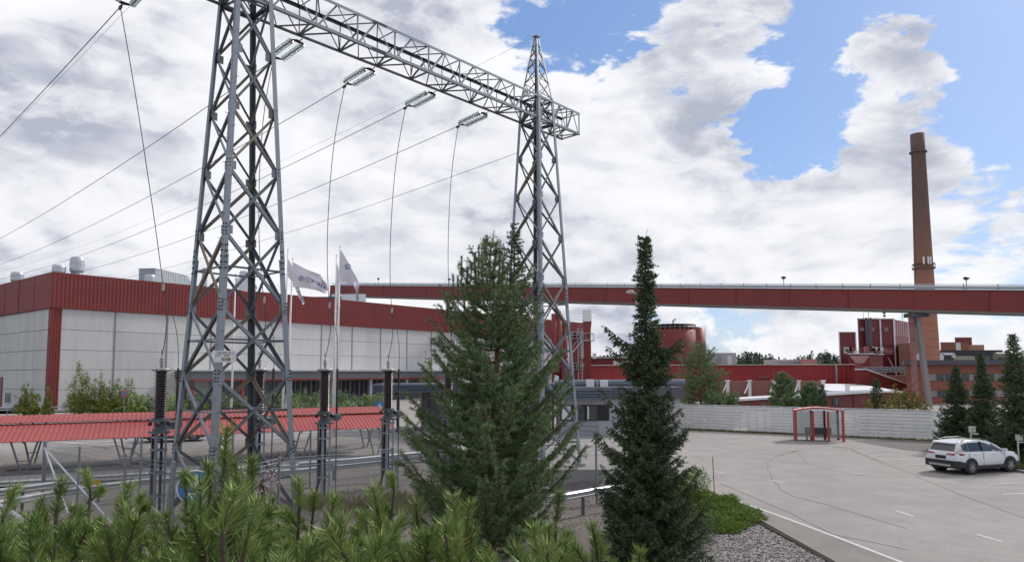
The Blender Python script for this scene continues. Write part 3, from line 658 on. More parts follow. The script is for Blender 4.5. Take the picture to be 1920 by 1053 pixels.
# silo
b = at(1080, 700, 121); r = 15 / FPX * 121 / 2 * 1.25
sl = thing('silo', 'red domed silo with white ladder cage left of the capped stack', 'silo', (b.x, b.y, 0)); zt = at(1080, 624, 121).z
mb = MB(); mb.lathe((b.x, b.y, 0), [(r, 0), (r, zt - r * .8), (r * .86, zt - r * .35), (r * .5, zt - .1), (.05, zt)], 20); mb.build('silo_shell', REDC, sl, True)
mb = MB()
for q in (-.35, .35): mb.tube([(b.x + .6 + q, b.y - r - .5, 3), (b.x + .6 + q, b.y - r - .5, zt + .8)], .05, 5)
for k in range(24): mb.box((b.x + .6, b.y - r - .5, 3.4 + k * .5), (.7, .05, .05))
mb.build('ladder', ZINC, sl)
for z in (zt - r - .2, 5.5):
    mb = MB(); mb.lathe((b.x, b.y, z), [(r + .1, 0), (r + .9, 0), (r + .9, .12), (r + .1, .12)], 20); mb.build('platform', STEEL, sl)
    mb = MB()
    for k in range(16):
        a = k * math.pi / 8; mb.tube([(b.x + (r + .85) * math.cos(a), b.y + (r + .85) * math.sin(a), z), (b.x + (r + .85) * math.cos(a), b.y + (r + .85) * math.sin(a), z + 1.1)], .04, 4)
    for zz in (.6, 1.1): mb.lathe((b.x, b.y, z + zz), [(r + .82, 0), (r + .88, 0), (r + .88, .06), (r + .82, .06)], 20)
    mb.build('railing', ZINC, sl)
# stack
b = at(1102, 700, 118); k_ = 118 / FPX; st = thing('capped_stack', 'slim red stack with a wide white cylinder cap', 'stack', (b.x, b.y, 0)); zt = at(1102, 581, 118).z; zc = at(1102, 603, 118).z
mb = MB(); mb.lathe((b.x, b.y, 0), [(6.8 * k_, 0), (6.8 * k_, zc - 1.2), (8.6 * k_, zc), (8.6 * k_, zc + .1)], 20); mb.build('stack_shaft', REDC, st, True)
mb = MB(); mb.lathe((b.x, b.y, zc), [(8.9 * k_, .02), (8.9 * k_, zt - zc), (8.2 * k_, zt - zc), (8.2 * k_, zt - zc - .5)], 20); mb.build('stack_cap', WHITE, st)
mb = MB(); z = zc - 2.0
mb.lathe((b.x, b.y, z - 1.2), [(.8, 0), (1.25, 0), (1.25, .1), (.8, .1)], 12)
for k in range(10):
    a = k * math.pi / 5; mb.tube([(b.x + 1.2 * math.cos(a), b.y + 1.2 * math.sin(a), z - 1.2), (b.x + 1.2 * math.cos(a), b.y + 1.2 * math.sin(a), z)], .03, 4)
mb.lathe((b.x, b.y, z), [(1.17, 0), (1.23, 0), (1.23, .06), (1.17, .06)], 12)
mb.build('access_platform', ZINC, st)
mb = MB(); mb.span((b.x - 1.0, b.y - .4, z - 1.2), (b.x - 3.6, b.y - .4, z - 4.4), .6, .12); mb.span((b.x - 1.0, b.y - .4, z - .3), (b.x - 3.6, b.y - .4, z - 3.5), .05, .05); mb.build('access_stair', ZINC, st)
# low halls
o, *_ = fbox('low_hall', 'long low dark red hall with grey roof edge behind the capped stack', 1075, 1260, 671, 190, 40, REDD)
tb = o; mb = MB(); a = at(1075, 671, 190); e = at(1260, 671, 190); mb.box(((a.x + e.x) / 2, 190 - .1, a.z + .15), (e.x - a.x + .5, 1.0, .5)); mb.build('roof_edge', GREYP, tb)
o, *_ = fbox('rooftop_vent', 'small white square vent on the low dark red hall', 1111, 1118, 662, 188, 2, WHITE, 'vent', yb=672)
o, *_ = fbox('rooftop_unit', 'wide pale ventilation unit on the red hall roof beside the spruce', 1150, 1190, 676, 150, 4, WHITEW, 'ventilation unit', yb=689)
RH = thing('red_hall', 'wide bright red corrugated hall with white roof edge running behind the trees', 'building', (20, 128, 0))
a = at(1085, 688, 128); e = at(1603, 683.5, 128); zt = e.z
mb = MB(); mb.prism([(a.x, 128.1, 0), (e.x, 128.1, 0), (e.x, 175, 0), (a.x, 175, 0)], (0, 0, 0), UP * zt); mb.build('hall_core', REDD, RH)
mb = MB(); corr(mb, (a.x, 128, 0), Vector((1, 0, 0)), e.x - a.x, UP, zt - .02, Vector((0, -1, 0)), .8, .09); mb.build('red_cladding', mat('bright_red_sheet', (.36, .035, .03), .5, 0, .08, .5, stain=.15), RH)
mb = MB(); mb.box(((a.x + e.x) / 2, 127.9, zt + .06), (e.x - a.x + .4, .8, .16)); mb.build('roof_edge', CREAM, RH)
for px in (1568,):
    b = at(px, 690, 127.7); mb = MB(); mb.box((b.x, 127.75, zt / 2), (.3, .2, zt)); mb.build('downpipe', ZINC, RH)
for k in range(3):
    b = at(1427 + k * 6, 712, 127); mb = MB(); mb.tube([(b.x - .5, 127, b.z - .5), (b.x - .45, 127, b.z + .3), (b.x, 127, b.z + .5), (b.x + .4, 127.5, b.z + .5)], .18, 8); mb.build('bent_vent_pipe', REDW, RH)
# ribbed brick-coloured wall with white posts
RW = thing('ribbed_loading_wall', 'ribbed brick coloured wall with white posts and diagonal struts', 'wall', (38, 118, 0))
a = at(1362, 714, 118); e = at(1547, 714, 118); zt = a.z
mb = MB(); mb.box(((a.x + e.x) / 2, 119, zt / 2), (e.x - a.x, 1.6, zt)); mb.build('wall_core', REDW, RW)
mb = MB(); corr(mb, (a.x, 118.15, 0), Vector((1, 0, 0)), e.x - a.x, UP, zt - .02, Vector((0, -1, 0)), .45, .08); mb.build('ribbed_sheet', mat('brick_ribbed_sheet', (.30, .13, .105), .7), RW)
for px in (1364, 1405, 1451, 1497, 1543):
    b = at(px, 714, 117.3); mb = MB(); mb.box((b.x, 117.3, b.z / 2), (.42, .5, b.z)); mb.build('white_post', WHITEW, RW)
    mb = MB(); mb.box((b.x, 117.3, b.z + .08), (.7, .7, .18)); mb.build('post_cap', WHITEW, RW)
    mb = MB(); mb.span((b.x - .3, 116.9, b.z - .5), (b.x - 1.5, 115.2, 1.6), .16, .16); mb.build('diagonal_strut', WHITEW, RW)
# low shed with white roof in front
LS = thing('low_shed', 'low weathered red shed with a long white sloping sheet roof', 'building', (33, 92, 0))
p0 = at(1362, 748, 92); p1 = at(1650, 731, 92); zr0 = at(1362, 749, 92).z; zr1 = at(1650, 731, 92).z
mb = MB(); mb.prism([(p0.x, 92, -.2), (p1.x, 92, -.2), (p1.x, 92, zr1 - .25), (p0.x, 92, zr0 - .25)], (0, 0, 0), (0, 4, 0)); mb.build('shed_wall', mat('maroon_sheet', (.20, .055, .052), .6, stain=.3), LS)
mb = MB(); mb.prism([(p0.x - .3, 91.5, zr0 - .24), (p1.x + .3, 91.5, zr1 - .24), (p1.x + .3, 91.5, zr1 + .03), (p0.x - .3, 91.5, zr0 + .03)], (0, 0, 0), (0, 5, -.05)); mb.build('roof_sheet', WHITE, LS)
b = at(1568, 750, 91.9); mb = MB(); mb.box((b.x, 91.93, b.z - .2), (.9, .1, .8)); wd = mb.build('window', GLASSD, LS); mb = MB(); mb.box((b.x, 91.86, b.z - .2), (.08, .08, .9)); mb.build('window_frame', GREYP, wd)
b = at(1600, 735, 91.9); mb = MB(); mb.box((b.x, 91.93, (b.z - 1) / 2 + .6), (.1, .12, b.z)); mb.build('downpipe', REDD, LS)
o, *_ = fbox('roof_chimney', 'small white square vent standing on the white shed roof', 1584, 1593, 720, 94, .8, WHITEW, 'vent', yb=732)
WR = thing('white_roof_annex', 'low annex with a bright white roof between the red hall and the shed', 'building', (48, 108, 0))
a = at(1546, 721, 112); e = at(1640, 728, 112); mb = MB(); mb.prism([(a.x, 110, 0), (e.x + 3, 110, 0), (e.x + 3, 110, e.z - .6), (a.x, 110, a.z - 1.1)], (0, 0, 0), (0, 15, 0)); mb.build('annex_wall', REDW, WR)
mb = MB(); mb.prism([(a.x - .3, 109.5, a.z - 1.1), (e.x + 3, 109.5, e.z - .6), (e.x + 3, 109.5, e.z - .35), (a.x - .3, 109.5, a.z - .85)], (0, 0, 0), (0, 14.5, .9)); mb.build('roof_sheet', WHITE, WR)
# red tank
b = at(1272, 690, 140); k_ = 140 / FPX; rt = 44 * k_; tk = thing('storage_tank', 'big round red storage tank with railed roof, partly behind the dark spruce', 'tank', (b.x, 140 + rt, 0)); zt = at(1272, 617, 140).z
mb = MB(); mb.lathe((b.x, 140 + rt, 0), [(rt, 0), (rt, zt), (rt * .6, zt + .9), (.1, zt + 1.4)], 40); mb.build('tank_shell', REDC, tk, True)
mb = MB()
for k in range(30):
    a = 2 * math.pi * k / 30; mb.tube([(b.x + rt * math.cos(a), 140 + rt + rt * math.sin(a), zt), (b.x + rt * math.cos(a), 140 + rt + rt * math.sin(a), zt + 1.1)], .035, 4)
for z in (.55, 1.1): mb.lathe((b.x, 140 + rt, zt + z), [(rt - .03, 0), (rt + .03, 0), (rt + .03, .06), (rt - .03, .06)], 40)
mb.build('roof_railing', ZINC, tk)
mb = MB(); mb.tube([(b.x + .2, 140 + rt, zt + 1), (b.x + .2, 140 + rt, zt + 2), (b.x + .7, 140 + rt, zt + 2.4)], .2, 8); mb.build('roof_pipe', CREAM, tk)
mb = MB()
for q in (-.3, .3): mb.tube([(b.x + rt * .8 + q, 140 + rt * .35, 0), (b.x + rt * .8 + q, 140 + rt * .35, zt + 1)], .05, 4)
for k in range(22): mb.box((b.x + rt * .8, 140 + rt * .35, .5 * k), (.6, .05, .05))
mb.build('ladder', REDD, tk)
b = at(1310, 690, 152); r2 = 19 * 152 / FPX; mb = MB(); mb.lathe((b.x, 152 + r2, 0), [(r2, 0), (r2, at(1310, 614, 152).z), (.1, at(1310, 612, 152).z + .2)], 28); tag(mb.build('storage_tank', REDC, None, True), 'slimmer red tank standing just behind the big round tank', 'tank')
o, *_ = fbox('rooftop_container', 'pale grey metal container room on the red hall roof', 1326, 1380, 661, 134, 5, mat('pale_grey_sheet', (.45, .47, .49), .5), 'plant room', yb=685)
b = at(1347, 672, 133.9); mb = MB(); mb.box((b.x + .2, 133.95, b.z - .2), (.7, .08, 1.8)); mb.build('door', GREYP, o)
b = at(1368, 672, 133.9); mb = MB(); mb.box((b.x, 133.95, b.z - .3), (.8, .08, 1.6)); mb.build('door', WHITE, o)
# far low buildings
o, *_ = fbox('distant_office', 'low pale building with a window band, far off beside the wood', 1432, 1502, 674, 300, 12, mat('pale_pink_render', (.50, .43, .42), .8), yb=705)
for k in range(6):
    b = at(1461 + k * 7, 680, 299.9); mb = MB(); mb.box((b.x, 299.85, b.z), (1.2, .1, 1.5)); mb.build('window', GREYP, o)
o, *_ = fbox('distant_shed', 'low pink shed beside the far pale building', 1501, 1532, 673, 290, 12, mat('pink_render', (.42, .20, .19), .8), yb=705)
# boiler towers
BTW = thing('boiler_house', 'tall dark red boiler house with white corner strips and roof masts', 'building', (90, 175, 0))
def facade(par, x0, x1, yt, Y, D_, m, side=None, skew=-.12):
    a = at(x0, yt, Y); b = at(x1, yt, Y); zt = a.z; u = Vector((1, .10, 0)).normalized(); n = Vector((a.x / Y + .02, 1, 0)).normalized(); w = b.x - a.x
    p = Vector((a.x, Y, 0)); mb = MB(); mb.prism([p, p + u * w, p + u * w + n * D_, p + n * D_], (0, 0, 0), UP * zt); mb.build('wall', m, par); return p, u, n, w, zt
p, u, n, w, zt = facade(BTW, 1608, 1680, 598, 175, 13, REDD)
zb_ = at(1640, 690, 175).z
for f in (0, .62, 1.0):
    mb = MB(); mb.box(p + u * w * f - n * .12 + UP * zt / 2, (.42 if f else .2, .2, zt), u, n); mb.build('white_strip', WHITE, BTW)
mb = MB(); mb.box(p + u * w / 2 - n * .1 + UP * (zt + .1), (w + .3, .4, .25), u, n); mb.build('roof_edge', CREAM, BTW)
# lit side with light ribs; sunlight is put into its paler red
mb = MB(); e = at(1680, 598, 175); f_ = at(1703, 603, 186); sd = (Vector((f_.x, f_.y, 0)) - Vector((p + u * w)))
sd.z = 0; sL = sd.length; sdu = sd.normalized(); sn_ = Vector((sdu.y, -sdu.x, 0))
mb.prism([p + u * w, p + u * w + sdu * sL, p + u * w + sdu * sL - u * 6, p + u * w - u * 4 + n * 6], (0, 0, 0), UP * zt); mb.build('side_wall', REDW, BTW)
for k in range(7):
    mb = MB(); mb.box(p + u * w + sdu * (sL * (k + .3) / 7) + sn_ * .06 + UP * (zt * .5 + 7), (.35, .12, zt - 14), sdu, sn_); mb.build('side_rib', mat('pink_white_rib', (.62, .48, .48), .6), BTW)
for px in (1616, 1636, 1661):
    b = at(px, 617, 174.7); mb = MB(); mb.box((b.x, b.y - .05, b.z), (1.0, .2, .95)); mb.build('louvre', mat('beige_louvre', (.26, .19, .15), .8), BTW)
mb = MB()
for q, r in ((-.5, .28), (.1, .35), (.6, .25)):
    b = at(1629, 640, 174.2); mb = MB(); mb.tube([(b.x + q, b.y, at(1629, 664, 174).z), (b.x + q + .1, b.y, at(1629, 599, 174).z + random.uniform(0, 1))], r, 8); mb.build('flue_pipe', mat('sooty_metal', (.13, .10, .12), .6), BTW)
for px, ph in ((1619, 14), (1629, 15), (1642, 6), (1692, 13)):
    b = at(px, 600, 178); mb = MB(); mb.tube([(b.x, b.y, zt), (b.x, b.y, zt + ph * 178 / FPX)], .06, 5); mb.build('antenna_mast', HARD, BTW)
b = at(1658, 588, 178); mb = MB(); mb.tube([(b.x, b.y, zt), (b.x, b.y, b.z + .5)], .05, 5); mb.build('antenna_mast', HARD, BTW); mb = MB(); mb.box((b.x, b.y, b.z + .2), (.5, .5, .4)); mb.box((b.x, b.y, b.z - .5), (.5, .5, .4)); mb.build('mast_box', DARK, BTW)
BT2 = thing('side_tower', 'lower dark red block with white corner strips left of the boiler house', 'building', (80, 172, 0))
p, u, n, w, zt = facade(BT2, 1573, 1606, 623, 172, 12, REDD)
for f in (0, 1.0):
    mb = MB(); mb.box(p + u * w * f - n * .1 + UP * zt / 2, (.28, .2, zt), u, n); mb.build('white_strip', WHITE, BT2)
mb = MB(); mb.box(p + u * w / 2 - n * .1 + UP * (zt + .08), (w + .2, .3, .2), u, n); mb.build('roof_edge', CREAM, BT2)
# hopper house
HP = thing('hopper_house', 'red hopper house with pinkish funnel and cluttered railed top below the boiler house', 'hopper', (85, 160, 0))
a = at(1590, 664, 160); e = at(1631, 664, 160); f_ = at(1655, 664, 166); zt = a.z
mb = MB(); mb.prism([(a.x, 160, 0), (e.x, 160, 0), (f_.x, 166, 0), (f_.x - 3, 170, 0), (a.x * 168 / 160, 168, 0)], (0, 0, 0), UP * zt); mb.build('hopper_body', REDC, HP)
mb = MB(); cx = (a.x + e.x) / 2; mb.prism([(a.x + .2, 159.9, zt - .3), (cx - 1.0, 159.9, zt - 2.0), (cx + .9, 159.9, zt - 2.0), (e.x - .3, 159.9, zt - .3)], (0, 0, 0), (0, -.25, 0)); mb.build('funnel', mat('dusty_pink_sheet', (.48, .27, .26), .7), HP)
mb = MB(); mb.prism([(a.x - .3, 159.6, zt + .01), (e.x + .3, 159.6, zt + .01), (f_.x + .3, 165.8, zt + .01), (a.x + 4, 167, zt + .01)], (0, 0, 0), UP * .22); mb.build('hopper_roof', WHITEW, HP)
for k in range(14):
    rx = random.uniform(a.x + .5, f_.x - .5); mb = MB(); mb.box((rx, 162, zt + .5 + random.random() * .8), (random.uniform(.4, 1.6), 1, random.uniform(.4, 1.6))); mb.build('roof_machine', (WHITEW, REDW, GREYP)[k % 3], HP)
mb = MB()
for k in range(9):
    x = a.x + (f_.x - a.x) * k / 8; mb.tube([(x, 160.3, zt + .2), (x, 160.3, zt + 1.3)], .05, 4)
for z in (.7, 1.3): mb.tube([(a.x, 160.3, zt + z), (f_.x, 160.3, zt + z)], .05, 4)
mb.build('railing', REDW, HP)
mb = MB(); mb.span((f_.x - 1.5, 161, zt - .5), (f_.x + 1, 159, .5), .9, .15); mb.build('stair', REDD, HP)
# brown block, conveyor trunk and lattice bridge
fbox('brown_block', 'plain brown brick block between the boiler house and the chimney', 1684, 1716, 643, 170, 12, mat('brown_brick', (.24, .11, .08), .85))
LB = thing('lattice_bridge', 'grey lattice pipe bridge between the hopper house and the brick office', 'bridge', (85, 140, 0))
a = at(1617, 688, 140); e = at(1700, 688, 140); zl = at(1650, 697, 140).z
mb = MB()
for z in (a.z, (a.z + zl) / 2, zl): mb.span((a.x, 140, z), (e.x, 140, z), .12, .12)
n_ = 16
for k in range(n_ + 1):
    x = a.x + (e.x - a.x) * k / n_; mb.span((x, 140.0, zl), (x, 140, a.z), .08, .08)
    if k < n_: mb.span((x, 140.05, zl), (x + (e.x - a.x) / n_, 140.05, a.z), .07, .07)
mb.build('lattice_girder', GREYP, LB)
mb = MB(); mb.box(((a.x + e.x) / 2, 141.2, (a.z + zl) / 2), (e.x - a.x, 1.4, (a.z - zl) * .8)); mb.build('pipe_deck', mat('dim_pipes', (.08, .08, .09), .6), LB)
for px in (1621, 1660, 1697):
    b = at(px, 700, 140.6); mb = MB(); mb.box((b.x, 140.6, zl / 2), (.3, .3, zl)); mb.build('bridge_leg', GREYP, LB)
fbox('brick_shed', 'low brick shed under the lattice pipe bridge', 1640, 1700, 703, 138, 6, mat('low_brick', (.24, .10, .075), .85))
SC_ = thing('sloping_conveyor', 'red enclosed conveyor sloping down to the right with a white roof line', 'conveyor', (70, 120, 0))
a = at(1609, 693, 122); b = at(1624, 693, 122); e = at(1702, 721, 122); zb0 = at(1609, 728, 122).z
mb = MB(); mb.prism([(a.x, 122, 0), (e.x, 122, 0), (e.x, 122, e.z), (b.x, 122, b.z), (a.x, 122, a.z)], (0, 0, 0), (0, 3, 0)); mb.build('conveyor_casing', REDC, SC_)
mb = MB(); mb.span((b.x, 122.5, b.z + .1), (e.x, 122.5, e.z + .1), 1.4, .2); mb.span((a.x, 122.5, a.z + .1), (b.x, 122.5, b.z + .1), 1.4, .2); mb.build('roof_strip', WHITE, SC_)
fbox('transfer_house', 'pinkish transfer house where the sloping conveyor meets the red hall', 1603, 1616, 682, 124, 3, REDW, 'tower')
# ---- brick office block
BR = mat('red_brick_wall', (.30, .115, .075), .85, 0, .15, 3, stain=.2)
OF = thing('brick_office', 'two storey brick office block with long window bands and a dark flat roof', 'building', (80, 112, 0))
a = at(1698, 683, 112); e = at(1925, 683, 112); zt = a.z; w = e.x - a.x + 12
mb = MB(); mb.prism([(a.x, 112, 0), (a.x + w, 112, 0), (a.x + w + 8, 126, 0), (a.x + 8, 126, 0)], (0, 0, 0), UP * zt); mb.build('brick_wall', BR, OF)
z1, z2 = at(1800, 700, 112).z, at(1800, 714, 112).z; z3, z4 = at(1800, 731, 112).z, at(1800, 744, 112).z; z5 = at(1800, 757, 112).z
mb = MB(); mb.prism([(a.x - .8, 111, zt - .08), (a.x + w, 111, zt - .08), (a.x + w + 8, 126.5, zt - .08), (a.x + 7.4, 126.5, zt - .08)], (0, 0, 0), UP * .75); mb.build('roof_slab', mat('roof_slate', (.10, .10, .12), .7), OF)
for (za, zc) in ((z1, z2), (z3, z4)):
    mb = MB(); mb.box((a.x + 3 + w / 2, 111.97, (za + zc) / 2), (w - 6, .12, za - zc)); mb.build('window_band', DARK, OF)
    x = a.x + 3.3; k = 0
    while x < a.x + w - 2:
        if k % 7 != 6:
            mb = MB(); mb.box((x + .62, 111.90, (za + zc) / 2), (1.15, .06, (za - zc) * .86)); wd = mb.build('window', (mat('pale_blind', (.30, .29, .27), .4) if (k * 37) % 5 < 2 else GLASSD), OF)
            mb = MB(); mb.box((x + 1.27, 111.88, (za + zc) / 2), (.10, .08, za - zc)); mb.build('window_frame', GREYP, wd)
        x += 1.32; k += 1
for (za, zc) in ((zt - .1, z1), (z2, z3), (z4, z5)):
    mb = MB(); corr(mb, (a.x, 111.96, zc), Vector((1, 0, 0)), w, UP, za - zc, Vector((0, -1, 0)), .9, .05); mb.build('cladding_band', mat('brick_ribbed_band', (.33, .12, .085), .75), OF)
mb = MB(); mb.box((a.x + 13.5, 111.7, z5 * .5), (18, .6, z5 * .96)); mb.build('ground_floor', CREAM, OF)
for k in range(9):
    mb = MB(); mb.box((a.x + 5.5 + k * 2.1, 111.38, z5 * .5), (.25, .1, z5 * .9)); mb.build('ground_floor_post', DARK, OF)
o, *_ = fbox('dark_roof_block', 'flat black plant block above the brick office roof', 1762, 1880, 656, 135, 12, mat('black_sheet', (.035, .037, .045), .6), yb=700)
fbox('brick_upper_block', 'orange brick upper building behind the black plant block', 1763, 1816, 641, 150, 14, BR)
fbox('brick_upper_wing', 'lit brick wing with small windows right of the upper building', 1816, 1845, 646, 153, 14, mat('pale_brick', (.40, .19, .14), .85))
o = fbox('red_penthouse', 'dark red rooftop penthouse on the upper brick building', 1790, 1822, 632, 156, 6, REDD, 'penthouse', yb=645)
fbox('rooftop_cooler', 'white rooftop cooler unit in front of the upper brick building', 1792, 1801, 642, 140, 2, WHITEW, 'cooler', yb=656)
fbox('rooftop_tank', 'long beige rooftop tank on the brick office roof', 1788, 1828, 667, 122, 3, mat('beige_sheet', (.38, .35, .26), .6), 'tank', yb=678)
fbox('rooftop_tank', 'olive rooftop duct box right of the long beige tank', 1831, 1856, 668, 123, 3, mat('olive_sheet', (.20, .20, .15), .6), 'tank', yb=679)
o = thing('roof_pipe_frame', 'white squared pipe loop on the brick office roof', 'pipe', at(1775, 665, 120))
mb = MB(); mb.span(at(1766, 680, 120), at(1766, 663, 120), .4, .4); mb.span(at(1765, 663, 120), at(1788, 663, 120), .4, .4); mb.span(at(1788, 663, 120), at(1788, 670, 120), .4, .4); mb.build('pipe', WHITE, o)
for px in (1871, 1878):
    pass
o = thing('roof_duct', 'dark round duct with flared end at the right of the office roof', 'duct', at(1880, 668, 121))
mb = MB(); mb.tube([at(1866, 668, 121), at(1884, 668, 121), at(1892, 664, 121)], [.7, .7, .9], 10); mb.build('duct', mat('olive_sheet', ()), o)
o = thing('beige_silo', 'small beige silo with conical top behind the conveyor support', 'silo', at(1729, 690, 135)); b = at(1727, 690, 135)
mb = MB(); r = 7 * 135 / FPX; mb.lathe((b.x, 135, 0), [(r, 0), (r, at(1729, 666, 135).z), (r * .3, at(1729, 660, 135).z)], 18); mb.build('silo_shell', CREAM, o, True)
# ---- chimney
CB = at(1741, 690, 222); ch = thing('brick_chimney', 'very tall tapering brick chimney, sooty dark in its upper half', 'chimney', (CB.x, CB.y, 0))
ZC = at(1719, 252, 222).z; rb = 22.0 * 222 / FPX; rtp = 11.4 * 222 / FPX * 1.05
zs_ = [0, .25, .46, .7, .9, .905, 1]
CHM = mat('chimney_brick', (.40, .175, .115), .85, 0, .12, .4, .2, 6)
t = CHM.node_tree; b_ = t.nodes['Principled BSDF']; src = b_.inputs['Base Color'].links[0].from_socket
tcx = N(t, 'ShaderNodeTexCoord'); sx = N(t, 'ShaderNodeSeparateXYZ'); t.links.new(tcx.outputs['Object'], sx.inputs[0])
mpn = N(t, 'ShaderNodeMapping'); t.links.new(tcx.outputs['Object'], mpn.inputs[0]); mpn.inputs['Scale'].default_value = (.3, .3, .04)
f = RANGE(t, M2(t, 'ADD', sx.outputs['Z'], M2(t, 'MULTIPLY', NOISE(t, mpn.outputs[0], 2, 4), 14)), 27, 66, 0, .86)
bands = RANGE(t, M2(t, 'SINE', M2(t, 'MULTIPLY', sx.outputs['Z'], 2.6)), .8, 1, 0, .35)
t.links.new(MIXC(t, M2(t, 'MAXIMUM', f, bands), src, (.10, .075, .066)), b_.inputs['Base Color'])
def cr(f): return rb + (rtp - rb) * (f ** .82)
prof = [(cr(k / 40), ZC * .925 * k / 40) for k in range(41)] + [(rtp * 1.03, ZC * .93), (rtp * 1.03, ZC), (rtp * .8, ZC), (rtp * .8, ZC - 3)]
mb = MB(); mb.lathe((CB.x, CB.y, 0), prof, 40); mb.build('chimney_shaft', CHM, ch, True)
for f_ in (.925, .462):
    rr = cr(f_ / .925 if f_ < .92 else 1); mb = MB(); mb.lathe((CB.x, CB.y, ZC * f_), [(rr, 0), (rr + .55, 0), (rr + .55, .35), (rr, .35)], 32); mb.build('platform_ring', mat('sooty_metal', ()), ch)
rr = cr(.5); mb = MB()
for k in range(20):
    a = k * math.pi / 10; mb.tube([(CB.x + (rr + .5) * math.cos(a), CB.y + (rr + .5) * math.sin(a), ZC * .465), (CB.x + (rr + .5) * math.cos(a), CB.y + (rr + .5) * math.sin(a), ZC * .465 + 1.3)], .04, 4)
mb.lathe((CB.x, CB.y, ZC * .465 + 1.25), [(rr + .45, 0), (rr + .55, 0), (rr + .55, .08), (rr + .45, .08)], 24); mb.build('platform_railing', mat('sooty_metal', ()), ch)
for q in (-1.3, .1, .8):
    mb = MB(); mb.box((CB.x + q - .5, CB.y - rr - .6, ZC * .465 + 2.0), (.4, .3, 2.3)); mb.build('antenna_panel', WHITE, ch)
mb = MB(); rr0 = rb + .2
for sgn in (-1,):
    pts = [(CB.x + sgn * cr(k / 20) - .1, CB.y - .2, ZC * .925 * k / 20) for k in range(21)]
    mb.tube(pts, .07, 4); pts2 = [(CB.x + cr(k / 20) + .25, CB.y - .2, ZC * .925 * k / 20) for k in range(21)]; mb.tube(pts2, .07, 4)
    for k in range(90):
        f = k / 90; mb.box((CB.x + cr(f) + .1, CB.y - .2, ZC * .925 * f), (.35, .08, .08))
mb.build('climbing_ladder', mat('sooty_metal', ()), ch)
# ---- conveyor gallery
G1 = at(1920, 585.5, 93); G2 = at(618, 553.5, 204); gd_ = (G2 - G1); GLn = gd_.length; gd_.normalize(); G0 = G1 - gd_ * 26; GL = GLn + 26; gs = Vector((gd_.y, -gd_.x, 0)).normalized()
if gs.y > 0: gs = -gs
gu = gs.cross(gd_); gu = gu if gu.z > 0 else -gu
GH = 2.85
gal = thing('conveyor_gallery', 'very long raised red corrugated conveyor gallery crossing the picture on stilts', 'conveyor', (G1.x, G1.y, 0))
for k in range(int(GL / 9)):
    mb = MB(); mb.box(G0 + gd_ * (k * 9 + 3) + gu * (GH / 2) + gs * .075, (.14, .05, GH), gd_, gs, gu); mb.build('cladding_seam', REDD, gal)
mb = MB(); c = G0 + gd_ * GL / 2 + gu * (GH / 2); mb.box(c - gs * 1.5, (GL, 2.7, GH), gd_, gs, gu); mb.build('gallery_core', REDD, gal)
mb = MB(); corr(mb, G0, gd_, GL, gu, GH, gs, .42, .06); mb.build('gallery_cladding', REDC, gal)
mb = MB(); mb.box(c - gs * 1.45 - gu * (GH / 2 + .18), (GL, 3.1, .34), gd_, gs, gu); mb.build('gallery_floor_beam', mat('underside_grey', (.16, .15, .14), .8), gal)
mb = MB(); mb.box(c - gs * 1.4 + gu * (GH / 2 + .08), (GL, 3.3, .10), gd_, gs, gu); mb.build('gallery_roof', ZINC, gal)
mb = MB(); mb.box(c - gs * .4 + gu * (GH / 2 + .55), (GL, .16, .12), gd_, gs, gu); mb.box(c - gs * .4 + gu * (GH / 2 + .85), (GL, .10, .08), gd_, gs, gu); mb.box(c - gs * 2.4 + gu * (GH / 2 + .85), (GL, .10, .08), gd_, gs, gu)
mb.build('roof_handrail', ZINC, gal)
posts = []
pm = MB().box((0, 0, .42), (.10, .10, .84)).mesh('rail_post'); pm.materials.append(STEEL)
nP = int(GL / 4)
for k in range(nP):
    o = link('rail_post', pm, gal); q = G0 + gd_ * (k * 4 + 1) - gs * .4 + gu * (GH + .1); o.matrix_basis = Matrix.Translation(q)
mb = MB(); mb.tube([G0 + gd_ * 1 - gs * .9 + gu * (GH + .42), G0 + gd_ * (GL - 1) - gs * .9 + gu * (GH + .42)], .16, 8); mb.build('roof_pipe', GREYP, gal)
for i, (px, hpx) in enumerate(((1811, 20), (1463, 19), (833, 12), (700, 12))):
    # find parameter along gallery
    best = min(range(400), key=lambda k: abs(((G0 + gd_ * GL * k / 400).x / (G0 + gd_ * GL * k / 400).y * FPX + 960) - px - 0))
    q = G0 + gd_ * GL * best / 400 - gs * 1.2 + gu * (GH + .1); h = hpx / FPX * q.y + .3
    l = thing('roof_lamp', ['small mushroom lamp on the gallery roof right of the chimney', 'small lamp on the gallery roof above the red hall', 'small lamp on the gallery roof left of the tall pine', 'small lamp on the gallery roof right of the flags'][i], 'lamp', q, 'lamps on the conveyor gallery roof')
    mb = MB(); mb.tube([q, q + UP * h], .06, 5); mb.build('lamp_post', STEELD, l)
    mb = MB(); mb.lathe(q + UP * h, [(.12, -.35), (.34, -.2), (.40, 0), (.2, .12), (.03, .16)], 10); mb.build('lamp_head', HARD, l)
